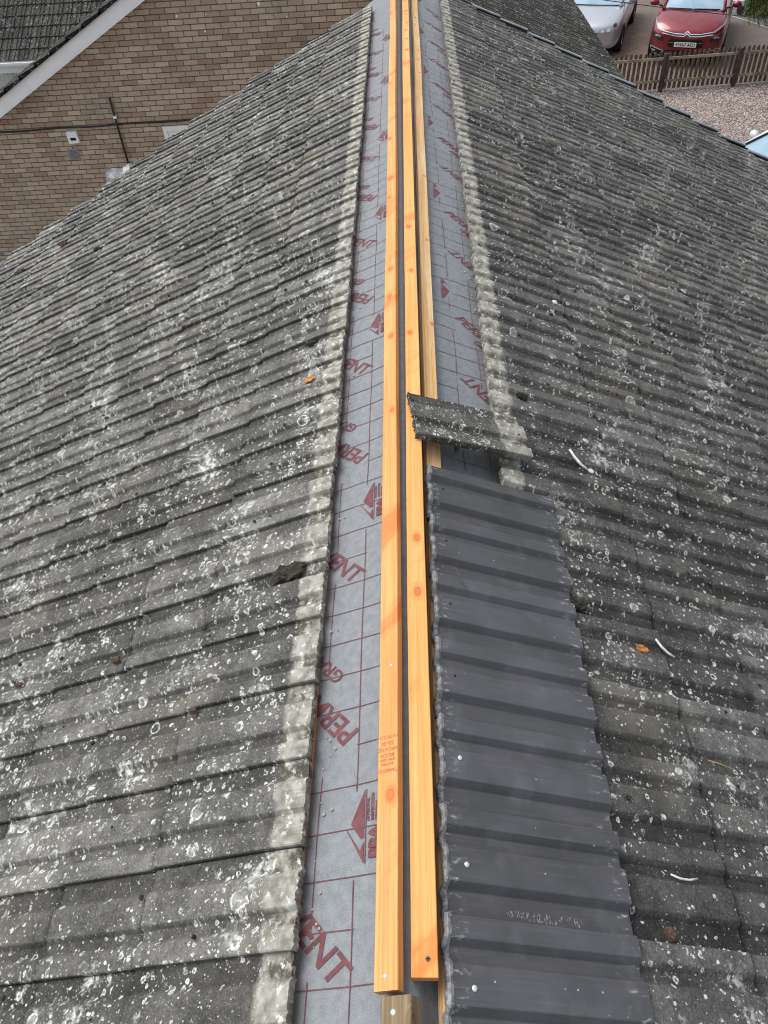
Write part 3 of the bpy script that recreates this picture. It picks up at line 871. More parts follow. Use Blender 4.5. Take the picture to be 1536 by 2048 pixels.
clump('moss_clump', slope(1, 1.272, .53, H), .024, .018, .014, M['moss'], 'black moss lump caught against the lower edge of the new grey tiles', 'moss', nR, GM)
clump('moss_clump', slope(1, 2.191, .472, H), .024, .015, .012, M['moss'], 'fuzzy black moss lump on the right tiles just above the loose tile', 'moss', nR, GM)
clump('moss_clump', slope(1, .448, .587, H), .014, .012, .011, M['brown'], 'small round brown moss pellet at the lower right beside the new tiles', 'moss', nR, GM)
clump('moss_clump', slope(-1, 5.384, 2.776, H), .035, .018, .016, M['brown'], 'brown moss lump far down the left slope, nearer the brick wall', 'moss', nL, GM)
clump('moss_clump', slope(-1, 5.299, 3.195, H), .05, .022, .016, M['brown'], 'brown moss lump at the far left edge of the roof', 'moss', nL, GM)
clump('moss_clump', slope(-1, 4.895, 2.288, H), .028, .016, .014, M['moss'], 'black moss lump on the far left slope between brown lumps', 'moss', nL, GM)
clump('mortar_fragment', slope(-1, 1.217, .922, H), .017, .011, .010, M['brown'], 'brown mortar fragment on the left tiles, the one farther from the ridge', 'fragment', nL, sub=2)
clump('mortar_fragment', slope(-1, .973, .589, H), .013, .010, .010, M['brown'], 'brown mortar fragment at a tile joint on the left, nearer the ridge', 'fragment', nL, sub=2)
clump('mortar_fragment', slope(-1, 1.229, 1.316, H), .015, .010, .010, M['brown'], 'dark brown fragment at the left edge of the photo', 'fragment', nL, sub=2)
clump('lichen_patch', slope(1, 1.17, .709, .0185), .017, .011, .0016, M['lichen_o'], 'orange lichen patch on the right tiles', 'lichen', nR, rough=.6)
clump('lichen_patch', slope(-1, 2.269, .358, .0185), .018, .014, .0016, M['lichen_o'], 'orange lichen patch on the left tiles beside the pale strip', 'lichen', nL, rough=.6)
clump('mortar_fragment', slope(1, 2.993, .741, H), .012, .015, .008, M['pale_bit'], 'round white mortar blob on the right tiles above the loose tile', 'fragment', nR, sub=2)
clump('mortar_fragment', slope(1, 1.881, .696, H), .012, .010, .006, M['pale_bit'], 'white mortar chip below a pale streak right of the loose tile', 'fragment', nR, sub=2)
# many crumbs of moss too small to count
mb = MB()
for q in range(420):
    s = random.choice((-1, 1)); Y = random.uniform(.2, 6.0); uu = random.uniform(.4, 3.0)
    if s > 0 and Y < 1.7 and uu < .53: continue
    p = slope(s, Y, uu, H+.001); r = random.uniform(.002, .0065)*(1 + Y*.12)
    disc(mb, p, (nL if s < 0 else nR) + Vector((random.uniform(-.3, .3), random.uniform(-.3, .3), 0)), r, r*.9, 6)
tag(mb.build('moss_crumbs', M['moss']), 'scattered dark crumbs of moss over both slopes', 'moss', kind='stuff')
mb = MB()
for q in range(150):
    s_ = random.choice((-1, 1)); Y = random.uniform(.3, 6.5) if s_ < 0 else random.uniform(2.2, 6.5); e_ = .225 if s_ < 0 else .335 + .012*Y
    w_ = e_ - abs(random.gauss(0, .018)); r = random.uniform(.0015, .0045)
    disc(mb, memb(Y, s_*w_) + Vector((0, 0, .001)), (random.uniform(-.4, .4), random.uniform(-.4, .4), 1), r, r, 6)
tag(mb.build('mortar_crumbs', M['render_grey']), 'small grey mortar crumbs on the underlay along the tile edges', 'crumbs', kind='stuff')
def strip(name, s, pts, r, mat, label, cat, group=None, o=.022):
    mb = MB(); mb.tube([slope(s, a, b, o + (c if len_ == 3 else 0)) for a, b, c, len_ in [(*p, 3) if len(p) == 3 else (*p, 0, 2) for p in pts]], [r*(.55 + .45*sin(pi*(i+.6)/len(pts))) for i in range(len(pts))], 6)
    ob = mb.build(name, mat, smooth=True); return tag(ob, label, cat, group)
strip('mortar_sliver', 1, [(1.215, .766), (1.193, .778), (1.176, .795), (1.166, .815)], .0040, M['pale_bit'], 'curved white sliver lying right of the orange lichen', 'sliver', o=.019)
strip('mortar_sliver', 1, [(.569, .624), (.563, .647), (.563, .671), (.569, .694)], .0028, M['pale_bit'], 'slim curved white sliver at the lower right', 'sliver', o=.017)
strip('mortar_sliver', 1, [(1.965, .628), (1.93, .642), (1.90, .662), (1.885, .684)], .0052, M['pale_bit'], 'thick white sliver right of the loose tile', 'sliver', o=.016)
strip('twig', 1, [(1.285, .145), (1.25, .158), (1.215, .173)], .0011, M['twig'], 'thin dark twig on the new grey tiles', 'twig', o=.030)
strip('straw', 1, [(.865, .822), (.862, .858), (.853, .895)], .0012, M['straw'], 'single straw stalk lying on the lower right tiles', 'straw', o=.020)
strip('thin_lath', 1, [(5.20, .782), (5.12, .885)], .006, M['rail_wood'], 'thin pale lath on the far right slope, nearer the ridge', 'lath', o=.024)
strip('thin_lath', 1, [(5.204, 1.05), (5.21, 1.32)], .007, M['rail_wood'], 'long thin pale lath on the far right slope, farther from the ridge', 'lath', o=.024)

# ------------------------------------------------------------------ garage: lower dark roof beyond the right verge
gar = empty('garage', (1.3, 11, 0), label='lower outbuilding with a dark mossy tiled roof beyond the right verge', cat='outbuilding')
gi = Matrix.Translation(-Vector((1.3, 11, 0)))
GX, GZ = .20, 4.655
def gfn(Y, u, h):
    return gi @ Vector((GX + u*cos(PR) + h*sin(PR), Y, GZ - u*sin(PR) + h*cos(PR)))
roof_mesh(1, M['tile_far'], 'roof', gar, 7.6, 26, lambda u: 12.86, .0, 2.30, TW, False, 0.0, .414, .278, fn=gfn, ragged=.002)
mb = MB()
e = gfn(0, 2.36, 0) - gi.translation
def gw(pts, ax): mb.poly([gi @ Vector(p) for p in pts], [((p[0] if ax == 'x' else p[1]), p[2]) for p in pts])
gw([(GX+.05, 8.3, 0), (e.x-.2, 8.3, 0), (e.x-.2, 8.3, e.z), (GX+.05, 8.3, GZ-.08)], 'x')
gw([(e.x-.2, 8.3, 0), (e.x-.2, 12.84, 0), (e.x-.2, 12.84, e.z), (e.x-.2, 8.3, e.z)], 'y')
gw([(GX+.05, 8.3, 0), (GX+.05, 8.3, GZ-.08), (GX+.05, 12.84, GZ-.08), (GX+.05, 12.84, 0)], 'y')
mb.build('wall', M['brick'], gar)
mb = MB(); mb.box(gfn(10.2, 2.375, -.045), .02, 5.2, .11); mb.build('fascia', M['fascia'], gar)

# ------------------------------------------------------------------ brick house beyond the left slope
WY = 12.9
bh = empty('brick_house', (-3, WY, 0), label='buff brick gable wall with a white bargeboard beyond the left slope', cat='house')
bi = -Vector((-3, WY, 0))
def bb(p): return Vector(p) + bi
sl = .5235                       # rise of the gable per metre
def gable_z(x): return 2.515 + (x + 6.424)*sl
mb = MB()
XA = -1.15                       # apex
pts = [(-8.3, WY, -.2), (1.6, WY, -.2), (1.6, WY, gable_z(XA)-(1.6-XA)*sl+.24), (XA, WY, gable_z(XA)+.24), (-8.3, WY, gable_z(-8.3)+.24)]
mb.poly([bb(p) for p in pts], [(p[0], p[2]) for p in pts])
pts = [(-8.3, WY, -.2), (-8.3, WY+7, -.2), (-8.3, WY+7, gable_z(-8.3)), (-8.3, WY, gable_z(-8.3))]
mb.poly([bb(p) for p in pts], [(p[1], p[2]) for p in pts])
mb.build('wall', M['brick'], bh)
def raked(x0, x1, zo0, zo1, y0, y1):
    mb = MB()
    q = []
    for x in (x0, x1):
        for zo in (zo0, zo1):
            for y in (y0, y1): q.append(bb((x, y, gable_z(x)+zo)))
    a = q
    for f in ((0, 4, 6, 2), (1, 3, 7, 5), (0, 1, 5, 4), (2, 6, 7, 3), (0, 2, 3, 1), (4, 5, 7, 6)): mb.poly([a[i] for i in f])
    return mb
raked(-8.6, XA+.3, .055, .268, 12.70, 12.735).build('bargeboard', M['white'], bh)
raked(-8.6, XA+.3, .030, .056, 12.70, WY-.004).build('soffit', M['white'], bh)
# verge tiles above the bargeboard and the roof behind, falling away to the left
mb = MB()
x = -8.6
while x < XA:
    z0 = .272
    x1 = x + .30
    for (ya, yb) in ((12.66, 13.9),):
        A0 = bb((x, ya, gable_z(x)+z0+.055)); A1 = bb((x1+.04, ya, gable_z(x1+.04)+z0+.018)); B0 = bb((x, yb, gable_z(x)+z0+.055)); B1 = bb((x1+.04, yb, gable_z(x1+.04)+z0+.018))
        C0 = A0 - Vector((0, 0, .075)); C1 = A1 - Vector((0, 0, .035))
        mb.poly([A0, B0, B1, A1]); mb.poly([A0, A1, C1, C0]); mb.poly([A0, C0, C0+Vector((0, .3, 0)), B0])
    x = x1
mb.build('roof', M['tile_far'], bh)
# window: only its top left corner shows
w = MB(); wx, wz, WX, WZ = -3.955, .9, -2.75, 2.215
def frame(mb, x0, z0, x1, z1, t, y, d):
    for (a, b, c, e_) in ((x0, z0, x0+t, z1), (x1-t, z0, x1, z1), (x0+t, z1-t, x1-t, z1), (x0+t, z0, x1-t, z0+t)):
        mb.box(bb(((a+c)/2, y, (b+e_)/2)), c-a, d, e_-b)
frame(w, wx, wz, WX, WZ, .065, WY-.02, .06); frame(w, wx+.067, wz+.067, WX-.067, WZ-.067, .060, WY-.012, .05)
win = w.build('window', M['white'], bh, bevel=.004)
p_ = MB(); p_.box(bb(((wx+WX)/2, WY-.006, (wz+WZ)/2)), WX-wx-.25, .01, WZ-wz-.25); p_.build('pane', M['lamp_dark'], win)
# white box with dark slot, grey louvre vent below
v = MB(); v.box(bb((-5.46, WY-.03, 2.135)), .17, .06, .175); vb = v.build('flue_cover', M['white'], bh, bevel=.012)
v = MB(); v.box(bb((-5.455, WY-.062, 2.115)), .09, .006, .04); v.build('slot', M['black'], vb)
v = MB(); v.box(bb((-5.55, WY-.012, 1.862)), .17, .024, .165); 
vent = v.build('air_vent', M['render_grey'], bh, bevel=.004)
v = MB()
for q in range(6): v.box(bb((-5.55, WY-.030, 1.80+.025*q)), .128, .014, .010, Matrix.Rotation(R(35), 3, 'X'))
v.build('louvre', M['rim_grey'], vent)
# pipe with clip, sagging cable
mb = MB(); mb.tube([bb((-4.676, WY-.035, 2.69)), bb((-4.68, WY-.035, 2.1)), bb((-4.681, WY-.035, .2))], .017, 8); pp = mb.build('wall_pipe', plain('brown_pipe', (.035, .022, .020), .5), bh, True)
mb = MB(); mb.box(bb((-4.672, WY-.05, 2.405)), .05, .03, .035); mb.build('pipe_clip', M['white'], pp, bevel=.008)
mb = MB(); mb.tube([bb((-7.2 + .25*i, WY-.012, 2.262 + .004*i/2 + .008*sin(i*1.3))) for i in range(22)], .014, 6); mb.build('cable', M['dark'], bh, True)
for (x, z, sx, sz, nm) in ((-2.106, 3.80, .05, .09, 'wall_bracket'), (-3.339, 3.712, .035, .03, 'wall_plug'), (-2.907, 3.714, .025, .03, 'wall_plug'), (-2.963, 3.50, .03, .03, 'wall_plug'), (-1.72, 3.62, .02, .02, 'wall_plug')):
    mb = MB(); disc(mb, bb((x, WY-.002, z)), (0, -1, 0), sx/2, .02, 9); mb.build(nm, M['white'], bh)

# crumpled clear plastic at the verge
mb = MB(); base = Vector((-2.65, 6.9, 3.7))
P_ = [(-2.86, 3.66), (-2.80, 3.72), (-2.735, 3.845), (-2.69, 3.862), (-2.61, 3.845), (-2.575, 3.868), (-2.52, 3.902), (-2.47, 3.87), (-2.40, 3.86)]
top = []; bot = []
for i, (x, z) in enumerate(P_):
    top.append((x, 6.95 + .05*sin(i*2.1), z)); bot.append((x + .02, 6.80 + .05*cos(i*1.7), z - .16 - .03*sin(i*1.3)))
N = 5; ids = []
for i in range(len(P_)):
    row = []
    for j in range(N+1):
        t_ = j/N; p = Vector(top[i]).lerp(Vector(bot[i]), t_) + Vector((.012*NZ(i*2.1, j*1.7), .03*NZ(i*1.3, j*2.2, 4), .014*NZ(i*1.9, j*1.1, 8)))
        row.append(mb.vert(p - base))
    ids.append(row)
for i in range(len(P_)-1):
    for j in range(N): mb.face(ids[i][j], ids[i+1][j], ids[i+1][j+1], ids[i][j+1])
o = mb.build('plastic_sheet', M['plastic']); o.location = base
tag(o, 'crumpled clear plastic sheet sticking up behind the left verge', 'plastic sheet')

# ------------------------------------------------------------------ second house, its eave facing the camera
fh = empty('tiled_house', (-9, 17.3, 0), rz=R(-2.0), label='house with a dark ribbed roof and white gutter in the top left corner', cat='house')
FP = R(30); 
def ffn(Y, u, h):   # Y runs along the eave here, u measured DOWN the slope from a ridge 3.6 m up
    d = 3.9 - u
    return Vector((Y, -.05 + d*cos(FP) - h*sin(FP), 2.18 + d*sin(FP) + h*cos(FP)))
mb = MB(); flip_world[0] = True
for cidx in range(14):
    hd0 = 3.9 - .28*(cidx+1) - .03; tl0 = 3.9 - .28*cidx
    for c in range(44):
        add_tile(mb, ffn, -4.5 + c*.2, hd0 + random.uniform(-.003, .003), tl0, -.010, .008 + random.uniform(-.002, .002), False, .2, rows=2, headface=False, thick=.016, uvf=lambda a, b: (a, b))
flip_world[0] = False
mb.build('roof', M['tile_far'], fh)
mb = MB()
for i in range(10):
    a0, a1 = pi + pi*i/10, pi + pi*(i+1)/10
    f_ = lambda a, X: Vector((X, -.11 + .06*cos(a), 2.155 + .075*sin(a)))
    mb.poly([f_(a0, -4.6), f_(a0, 4.2), f_(a1, 4.2), f_(a1, -4.6)])
mb.box((-.2, -.165, 2.16), 8.8, .018, .03)
mb.build('gutter', M['white'], fh, True)
mb = MB(); mb.box((-.2, -.012, 2.06), 8.8, .024, .20); mb.build('fascia', M['white'], fh)
mb = MB()
for i in range(90): mb.box((-4.5 + .1*i, .20 + (.004 if i % 2 else 0), 1.0), .096, .02, 1.95)
mb.build('cladding', plain('pale_green_cladding', (.55, .62, .56), .5), fh)

# ------------------------------------------------------------------ ground
def sheet(name, pts, z, mat):
    mb = MB(); mb.poly([(x, y, z) for x, y in pts]); return tag(mb.build(name, mat), kind='structure')
sheet('ground', [(-300, -300), (300, -300), (300, 300), (-300, 300)], -.004, M['soil'])
sheet('gravel', [(-14, -12), (16, -12), (16, 20.35), (-14, 20.0)], .002, M['gravel'])
sheet('paving', [(1.0, 20.02), (16, 20.35), (16, 42), (1.0, 42)], .006, M['paving'])
sheet('road', [(8.0, 29.6), (9.56, 25.9), (10.17, 24.45), (11.2, 22.0), (11.8, 20.5), (40, 20.8), (40, 60), (8, 60)], .010, M['asphalt'])
mb = MB()
for a, b in (((8.0, 29.6), (9.56, 25.9)), ((9.56, 25.9), (10.17, 24.45)), ((10.17, 24.45), (11.2, 22.0)), ((11.2, 22.0), (11.8, 20.5))):
    A, B = Vector((*a, .03)), Vector((*b, .03)); d = B-A
    mb.box((A+B)/2, .045, d.length, .05, Matrix.Rotation(math.atan2(-d.x, d.y), 3, 'Z'))
tag(mb.build('kerb_edging', M['render_grey']), kind='structure')
sheet('concrete_slab', [(10.0, 27.6), (11.2, 27.4), (11.3, 28.0), (10.1, 28.2)], .014, M['concrete'])
# loose stones on top of the gravel
mb = MB()
for q in range(2600):
    x = random.uniform(4.2, 9.4); y = random.uniform(13.5, 19.95); r = random.uniform(.012, .03)
    a = random.uniform(0, pi); n_ = 5
    lo = [mb.vert((x + r*cos(a+2*pi*i/n_), y + r*.8*sin(a+2*pi*i/n_), .002)) for i in range(n_)]
    tp = mb.vert((x + random.uniform(-.3, .3)*r, y + random.uniform(-.3, .3)*r, .002 + r*.8))
    for i in range(n_): mb.face(lo[i], lo[(i+1) % n_], tp)
k = NT('stone_mix'); P = k.obj(); d, c = k.vor(P, 12); s = k.sep(c)
st_mat = k.done(k.ramp(s[0], [(0, (.16, .12, .11)), (.35, (.33, .26, .24)), (.7, (.50, .44, .41)), (1, (.68, .64, .60))]), .85)
tag(mb.build('loose_stones', st_mat), 'loose pale pink and grey stones on the gravel', 'gravel', kind='stuff')

# ------------------------------------------------------------------ picket fence
fe = empty('picket_fence', (6, 20.1, 0), label='low brown wooden picket fence between the gravel and the paved drive', cat='fence')
F0, F1 = Vector((2.2, 19.84, 0)), Vector((11.2, 20.33, 0))
fd = (F1-F0).normalized(); fr = Matrix.Rotation(math.atan2(fd.y, fd.x), 3, 'Z'); fo = Vector((6, 20.1, 0))
def fp(d, y, z): return F0 + fd*d + fr @ Vector((0, y, 0)) + Vector((0, 0, z)) - fo
pk = MB(); d = .0
while d < 9.0:
    h = .80 + random.uniform(-.012, .012); w2 = .035; y = .035; rz = random.uniform(-.012, .012)
    base = fp(d, y, .04)
    prof = [(-w2, 0), (w2, 0), (w2, h-.06), (w2*.75, h-.03), (0, h), (-w2*.75, h-.03), (-w2, h-.06)]
    fr_ = [pk.vert(base + fr @ Vector((a + rz*b, -.009, b))) for a, b in prof]; bk = [pk.vert(base + fr @ Vector((a + rz*b, .009, b))) for a, b in prof]
    pk.face(*fr_); pk.face(*reversed(bk))
    for i in range(7): pk.face(fr_[(i+1) % 7], fr_[i], bk[i], bk[(i+1) % 7])
    d += .1155
pk.build('picket_panel', M['wood_fence'], fe)
posts = [d_ for d_ in (.3, 2.12, 3.93, 5.68, 7.45)]
posts = [(6.134-2.2) + 1.755*i for i in (-2, -1, 0, 1, 2)]
for i, d in enumerate(posts):
    mb = MB(); mb.box(fp(d, -.035, .40), .085, .085, .84, fr); mb.build('post', plain('post_wood', (.06, .038, .030), .85, var=.3) if i == 0 else bpy.data.materials['post_wood'], fe, bevel=.004)
for i in range(len(posts)-1):
    for z in (.70, .22):
        a, b = posts[i]+.045, posts[i+1]-.045
        mb = MB(); mb.box(fp((a+b)/2, .005, z), b-a, .036, .055, fr); mb.build('rail', M['rail_wood'], fe, bevel=.008)
mb = MB(); mb.box(fp(posts[-1]+1, .005, .70), 1.9, .036, .055, fr); mb.build('rail', M['rail_wood'], fe, bevel=.008)

# ------------------------------------------------------------------ cars
def car(name, label, front, heading, mat, st, gh, halfw, feats, group=None):
    """car frame: x to the rear from the nose, y to the viewer's right, z up"""
    hx, hy = heading; L = math.hypot(hx, hy); hx /= L; hy /= L
    root = empty(name, (front[0], front[1], 0), label=label, cat='car', group=group)
    # local x = -heading (rearwards), local y = across
    root.rotation_euler = (0, 0, math.atan2(-hy, -hx))
    body = MB(); rings = []
    for (x, w_, zb, zt, crown) in st:
        zm = zb + (zt-zb)*.45
        half = [(0, zb), (w_*.80, zb), (w_*.965, zb+.07), (w_, zm), (w_*.985, zt-.16*(zt-zb)-.02), (w_*.90, zt-.035), (w_*.62, zt + crown*.6), (0, zt+crown)]
        full = half + [(-y, z) for y, z in reversed(half[1:-1])]
        rings.append([body.vert((x + (.10*(abs(y)/w_)**2 if x < .3 else 0), y, z)) for y, z in full])
    n = len(rings[0])
    for i in range(len(rings)-1):
        for k_ in range(n): body.face(rings[i][k_], rings[i+1][k_], rings[i+1][(k_+1) % n], rings[i][(k_+1) % n])
    def cap(r, x, flip):
        c = body.vert((x, 0, sum(body.v[i][2] for i in r)/n))
        for k_ in range(n): body.face(*((r[k_], r[(k_+1) % n], c) if not flip else (r[(k_+1) % n], r[k_], c)))
    cap(rings[0], st[0][0]-.02, False); cap(rings[-1], st[-1][0]+.02, True)
    bo = body.build('body', mat, root, True, subsurf=2)
    dg = bpy.context.evaluated_depsgraph_get(); em = bo.evaluated_get(dg).to_mesh()
    bvh = BVHTree.FromPolygons([v.co.copy() for v in em.vertices], [tuple(p.vertices) for p in em.polygons])
    bo.evaluated_get(dg).to_mesh_clear()
    def decal(nm, poly, m, off=.008, par=None, down=False, sub=3):
        bm = bmesh.new(); polys = poly if isinstance(poly[0][0], tuple) else [poly]
        for pl_ in polys: bm.faces.new([bm.verts.new((0, a, b)) for a, b in pl_])
        bmesh.ops.triangulate(bm, faces=bm.faces[:], ngon_method='EAR_CLIP')
        for _ in range(sub): bmesh.ops.subdivide_edges(bm, edges=[e for e in bm.edges if e.calc_length() > .03], cuts=1, use_grid_fill=False); bmesh.ops.triangulate(bm, faces=bm.faces[:])
        for v in bm.verts:
            if down:   # poly given as (x, y): drop on from above
                hit = bvh.ray_cast(Vector((v.co.y, v.co.z, 3)), Vector((0, 0, -1)))
                if hit[0]: v.co = hit[0] + Vector((0, 0, off))
            else:
                hit = bvh.ray_cast(Vector((-2, v.co.y, v.co.z)), Vector((1, 0, 0)))
                if hit[0]: v.co = hit[0] + hit[1]*off*(1 if hit[1].x < 0 else -1) + Vector((-.001, 0, 0))
                else: v.co.x = .3
        me = bpy.data.meshes.new(nm); bm.to_mesh(me); bm.free(); me.materials.append(m)
        o = bpy.data.objects.new(nm, me); COL.objects.link(o); o.parent = par or root
        return o
    # greenhouse
    (xb, zb_, wb), (xr_, zr_, wr), (xe, ze, we), (xt, zt_, wt_) = gh   # screen base, roof front, roof rear, tail base
    def surf(a, b, c, d, nu=8, nv=6, bulge=(0, 0, 0)):
        mb = MB(); g = []
        for j in range(nv+1):
            r = []
            for i in range(nu+1):
                u_, v_ = i/nu, j/nv
                p = Vector(a).lerp(Vector(b), u_).lerp(Vector(d).lerp(Vector(c), u_), v_)
                q = 4*u_*(1-u_)
                p += Vector(bulge)*q
                r.append(mb.vert(p))
            g.append(r)
        for j in range(nv):
            for i in range(nu): mb.face(g[j][i], g[j][i+1], g[j+1][i+1], g[j+1][i])
        return mb
    surf((xb, -wb, zb_), (xb, wb, zb_), (xr_, wr, zr_), (xr_, -wr, zr_), bulge=(-.14, 0, .02)).build('windscreen', M['glass'], root, True)
    surf((xr_, -wr, zr_), (xr_, wr, zr_), (xe, we, ze), (xe, -we, ze), bulge=(-.03, 0, .04)).build('roof', mat, root, True)
    surf((xt, wt_, zt_), (xt, -wt_, zt_), (xe, -we, ze), (xe, we, ze), bulge=(.08, 0, 0)).build('rear_window', M['glass'], root, True)
    for s in (-1, 1):
        surf((xb+.16, s*(wb+.02), zb_), (xt-.25, s*(wt_+.02), zt_), (xe-.1, s*(we+.015), ze-.05), (xr_+.12, s*(wr+.015), zr_-.05)).build('side_window', M['lamp_dark'], root, True)
        mb = MB()
        mb.tube([(xb-.02, s*(wb+.005), zb_-.02), ((xb+xr_)/2-.01, s*((wb+wr)/2+.012), (zb_+zr_)/2+.015), (xr_, s*(wr+.005), zr_)], .040, 8)
        mb.tube([(xr_, s*(wr+.002), zr_), (xe, s*(we+.002), ze), (xt, s*(wt_+.002), zt_)], .045, 8)
        mb.build('pillar', mat, root, True)
        # mirror: rounded shell on a short arm
        mm = MB(); cx, cy, cz = xb+.30, s*(wb+.27), zb_+.06
        bm = bmesh.new(); bmesh.ops.create_icosphere(bm, subdivisions=3, radius=1)
        m0 = len(mm.v)
        for v in bm.verts:
            c = v.co; mm.vert((cx + (.075 if c.x < 0 else .045)*c.x, cy + .115*c.y*(1 - .18*c.z), cz + .078*c.z))
        for f_ in bm.faces: mm.f.append(tuple(v.index + m0 for v in f_.verts))
        bm.free()
        mm.tube([(xb+.28, s*(wb+.04), zb_-.03), (xb+.28, s*(wb+.20), zb_+.03)], .025, 6)
        mm.build('mirror', mat, root, True)
    # wheels
    for wx_ in (.86, .86+2.72):
        for s in (-1, 1):
            T = MB(); seg = 28
            pr_ = [(-.10, .20), (-.11, .27), (-.10, .315), (-.07, .325), (.07, .325), (.10, .315), (.11, .27), (.10, .20)]
            rg = [[T.vert((wx_ + r_*cos(2*pi*i/seg), s*(halfw-.10) + y, .325 + r_*sin(2*pi*i/seg))) for y, r_ in pr_] for i in range(seg)]
            for i in range(seg):
                for q in range(len(pr_)): T.face(rg[i][q], rg[(i+1) % seg][q], rg[(i+1) % seg][(q+1) % 8], rg[i][(q+1) % 8])
            wo = T.build('wheel', M['tyre'], root, True)
            rm = MB(); yo = s*(halfw-.10 + .075)
            hub = rm.vert((wx_, yo, .325))
            for q in range(5):
                a = 2*pi*q/5
                pts = [(a-.16, .05), (a-.10, .205), (a+.10, .205), (a+.16, .05)]
                rm.poly([(wx_ + r_*cos(b_), yo + s*(.012 if r_ < .1 else 0), .325 + r_*sin(b_)) for b_, r_ in pts])
            rm.tube([(wx_ + .205*cos(2*pi*i/24), yo, .325 + .205*sin(2*pi*i/24)) for i in range(25)], .014, 6)
            rm.tube([(wx_, yo-s*.02, .325), (wx_, yo+s*.015, .325)], .055, 12)
            rm.build('rim', M['rim'], wo)
    feats(root, decal, M)
    return root

def mirror_poly(p): return [(-a, b) for a, b in reversed(p)]
def red_feats(root, decal, M):
    # slim upper light strip + double chevron
    for p_ in ([(-.845, .93), (-.80, .875), (-.62, .765), (-.60, .800), (-.78, .895), (-.85, .965)],):
        for q in (p_, mirror_poly(p_)): decal('daytime_light', q, M['lamp'], .010)
    up = [(-.60, .776), (-.30, .742), (-.075, .736), (0, .785), (.075, .736), (.30, .742), (.60, .776), (.60, .791), (.30, .758), (.085, .753), (0, .808), (-.085, .753), (-.30, .758), (-.60, .791)]
    lo = [(a, b-.042) for a, b in up]
    decal('grille', [(-.60, .735), (0, .70), (.60, .735), (.60, .788), (.09, .755), (-.09, .755), (-.60, .788)], M['lamp_dark'], .006)
    def band(p): n = len(p)//2; q = list(reversed(p[n:])); return [(p[i], p[i+1], q[i+1], q[i]) for i in range(n-1)]
    up, lo = band(up), band(lo)
    ch = decal('chevron_trim', up, M['trim_white'], .014); decal('chevron_trim', lo, M['trim_white'], .014)
    hl = [(-.84, .685), (-.80, .615), (-.60, .575), (-.545, .605), (-.555, .645), (-.70, .695), (-.815, .75)]
    for q in (hl, mirror_poly(hl)):
        h = decal('headlight', q, M['lamp_dark'], .012)
        cx = sum(a for a, b in q)/len(q); sgn = 1 if cx > 0 else -1
        decal('reflector', [(cx-.08, .675), (cx-.04, .655), (cx, .67), (cx+.05, .65), (cx+.07, .685), (cx, .698)], M['trim_white'], .018, h)
    gr = decal('lower_grille', [(-.40, .455), (-.42, .50), (-.40, .615), (-.36, .635), (.36, .635), (.40, .615), (.42, .50), (.40, .455)], M['ink'], .010)
    decal('grille_bar', [(-.40, .555), (-.29, .55), (-.29, .565), (-.40, .57)], M['rim'], .016, gr); decal('grille_bar', [(.29, .55), (.40, .555), (.40, .57), (.29, .565)], M['rim'], .016, gr)
    decal('air_intake', [(-.52, .265), (-.50, .375), (-.30, .40), (.30, .40), (.50, .375), (.52, .265), (.30, .235), (-.30, .235)], M['ink'], .010)
    fo = [(-.86, .36), (-.83, .29), (-.56, .235), (-.52, .262), (-.50, .37), (-.80, .44), (-.85, .42)]
    fi = [(-.83, .36), (-.81, .305), (-.56, .262), (-.53, .28), (-.515, .355), (-.79, .415), (-.825, .40)]
    for s_ in (0, 1):
        a, b = (fo, fi) if not s_ else (mirror_poly(fo), mirror_poly(fi))
        t_ = decal('fog_lamp_trim', a, M['trim_white'], .010); decal('fog_lamp', b, M['ink'], .016, t_)
        cx = sum(x for x, z in b)/len(b)*1.08
        decal('lens', [(cx-.05, .345), (cx, .33), (cx+.05, .345), (cx+.04, .372), (cx-.04, .372)], M['lamp'], .022, t_)
    plate_tilt = .02
    pl = MB()
    x0 = None
    o = decal('number_plate', [(-.262, .480), (.262, .480), (.262, .592), (-.262, .592)], M['plate'], .020)
    fx = min(v.co.x for v in o.data.vertices)
    for v in o.data.vertices: v.co.x = fx - .004
    tx = MB(); vs, fs = glyphs('KW67 AEO', .098, .0012, 0, 1.02); wd = max(v[0] for v in vs); h_ = max(v[1] for v in vs)
    sc = .462/wd
    ids = [tx.vert((fx - .0065, -(x-wd/2)*sc, .536 + (y-h_/2)*1.08)) for x, y in vs]
    for f in fs: tx.f.append(tuple(ids[i] for i in f))
    tx.build('plate_text', M['ink'], o)
    w_ = MB(); w_.tube([(.93, -.62, 1.095), (.80, -.10, 1.12), (.80, .0, 1.115)], .012, 6); w_.tube([(.80, .02, 1.115), (.80, .12, 1.12), (.92, .62, 1.10)], .012, 6); w_.build('wiper', M['ink'], root)
st_red = [(.0, .60, .25, .70, .0), (.05, .74, .22, .79, .0), (.16, .84, .20, .87, .0), (.40, .895, .19, .965, .02), (.70, .91, .19, 1.04, .03), (1.0, .915, .19, 1.09, .03),
          (1.8, .915, .19, 1.08, .0), (3.0, .915, .19, 1.08, .0), (4.0, .905, .20, 1.06, .0), (4.35, .84, .26, 1.0, .0), (4.42, .70, .32, .92, .0)]
gh_red = ((.96, 1.085, .735), (1.85, 1.54, .60), (3.75, 1.52, .56), (4.25, 1.04, .70))
car('parked_car', 'red people carrier parked facing the picket fence, white number plate', (7.03, 21.63), (-.345, -.94), M['red'], st_red, gh_red, .915, red_feats)

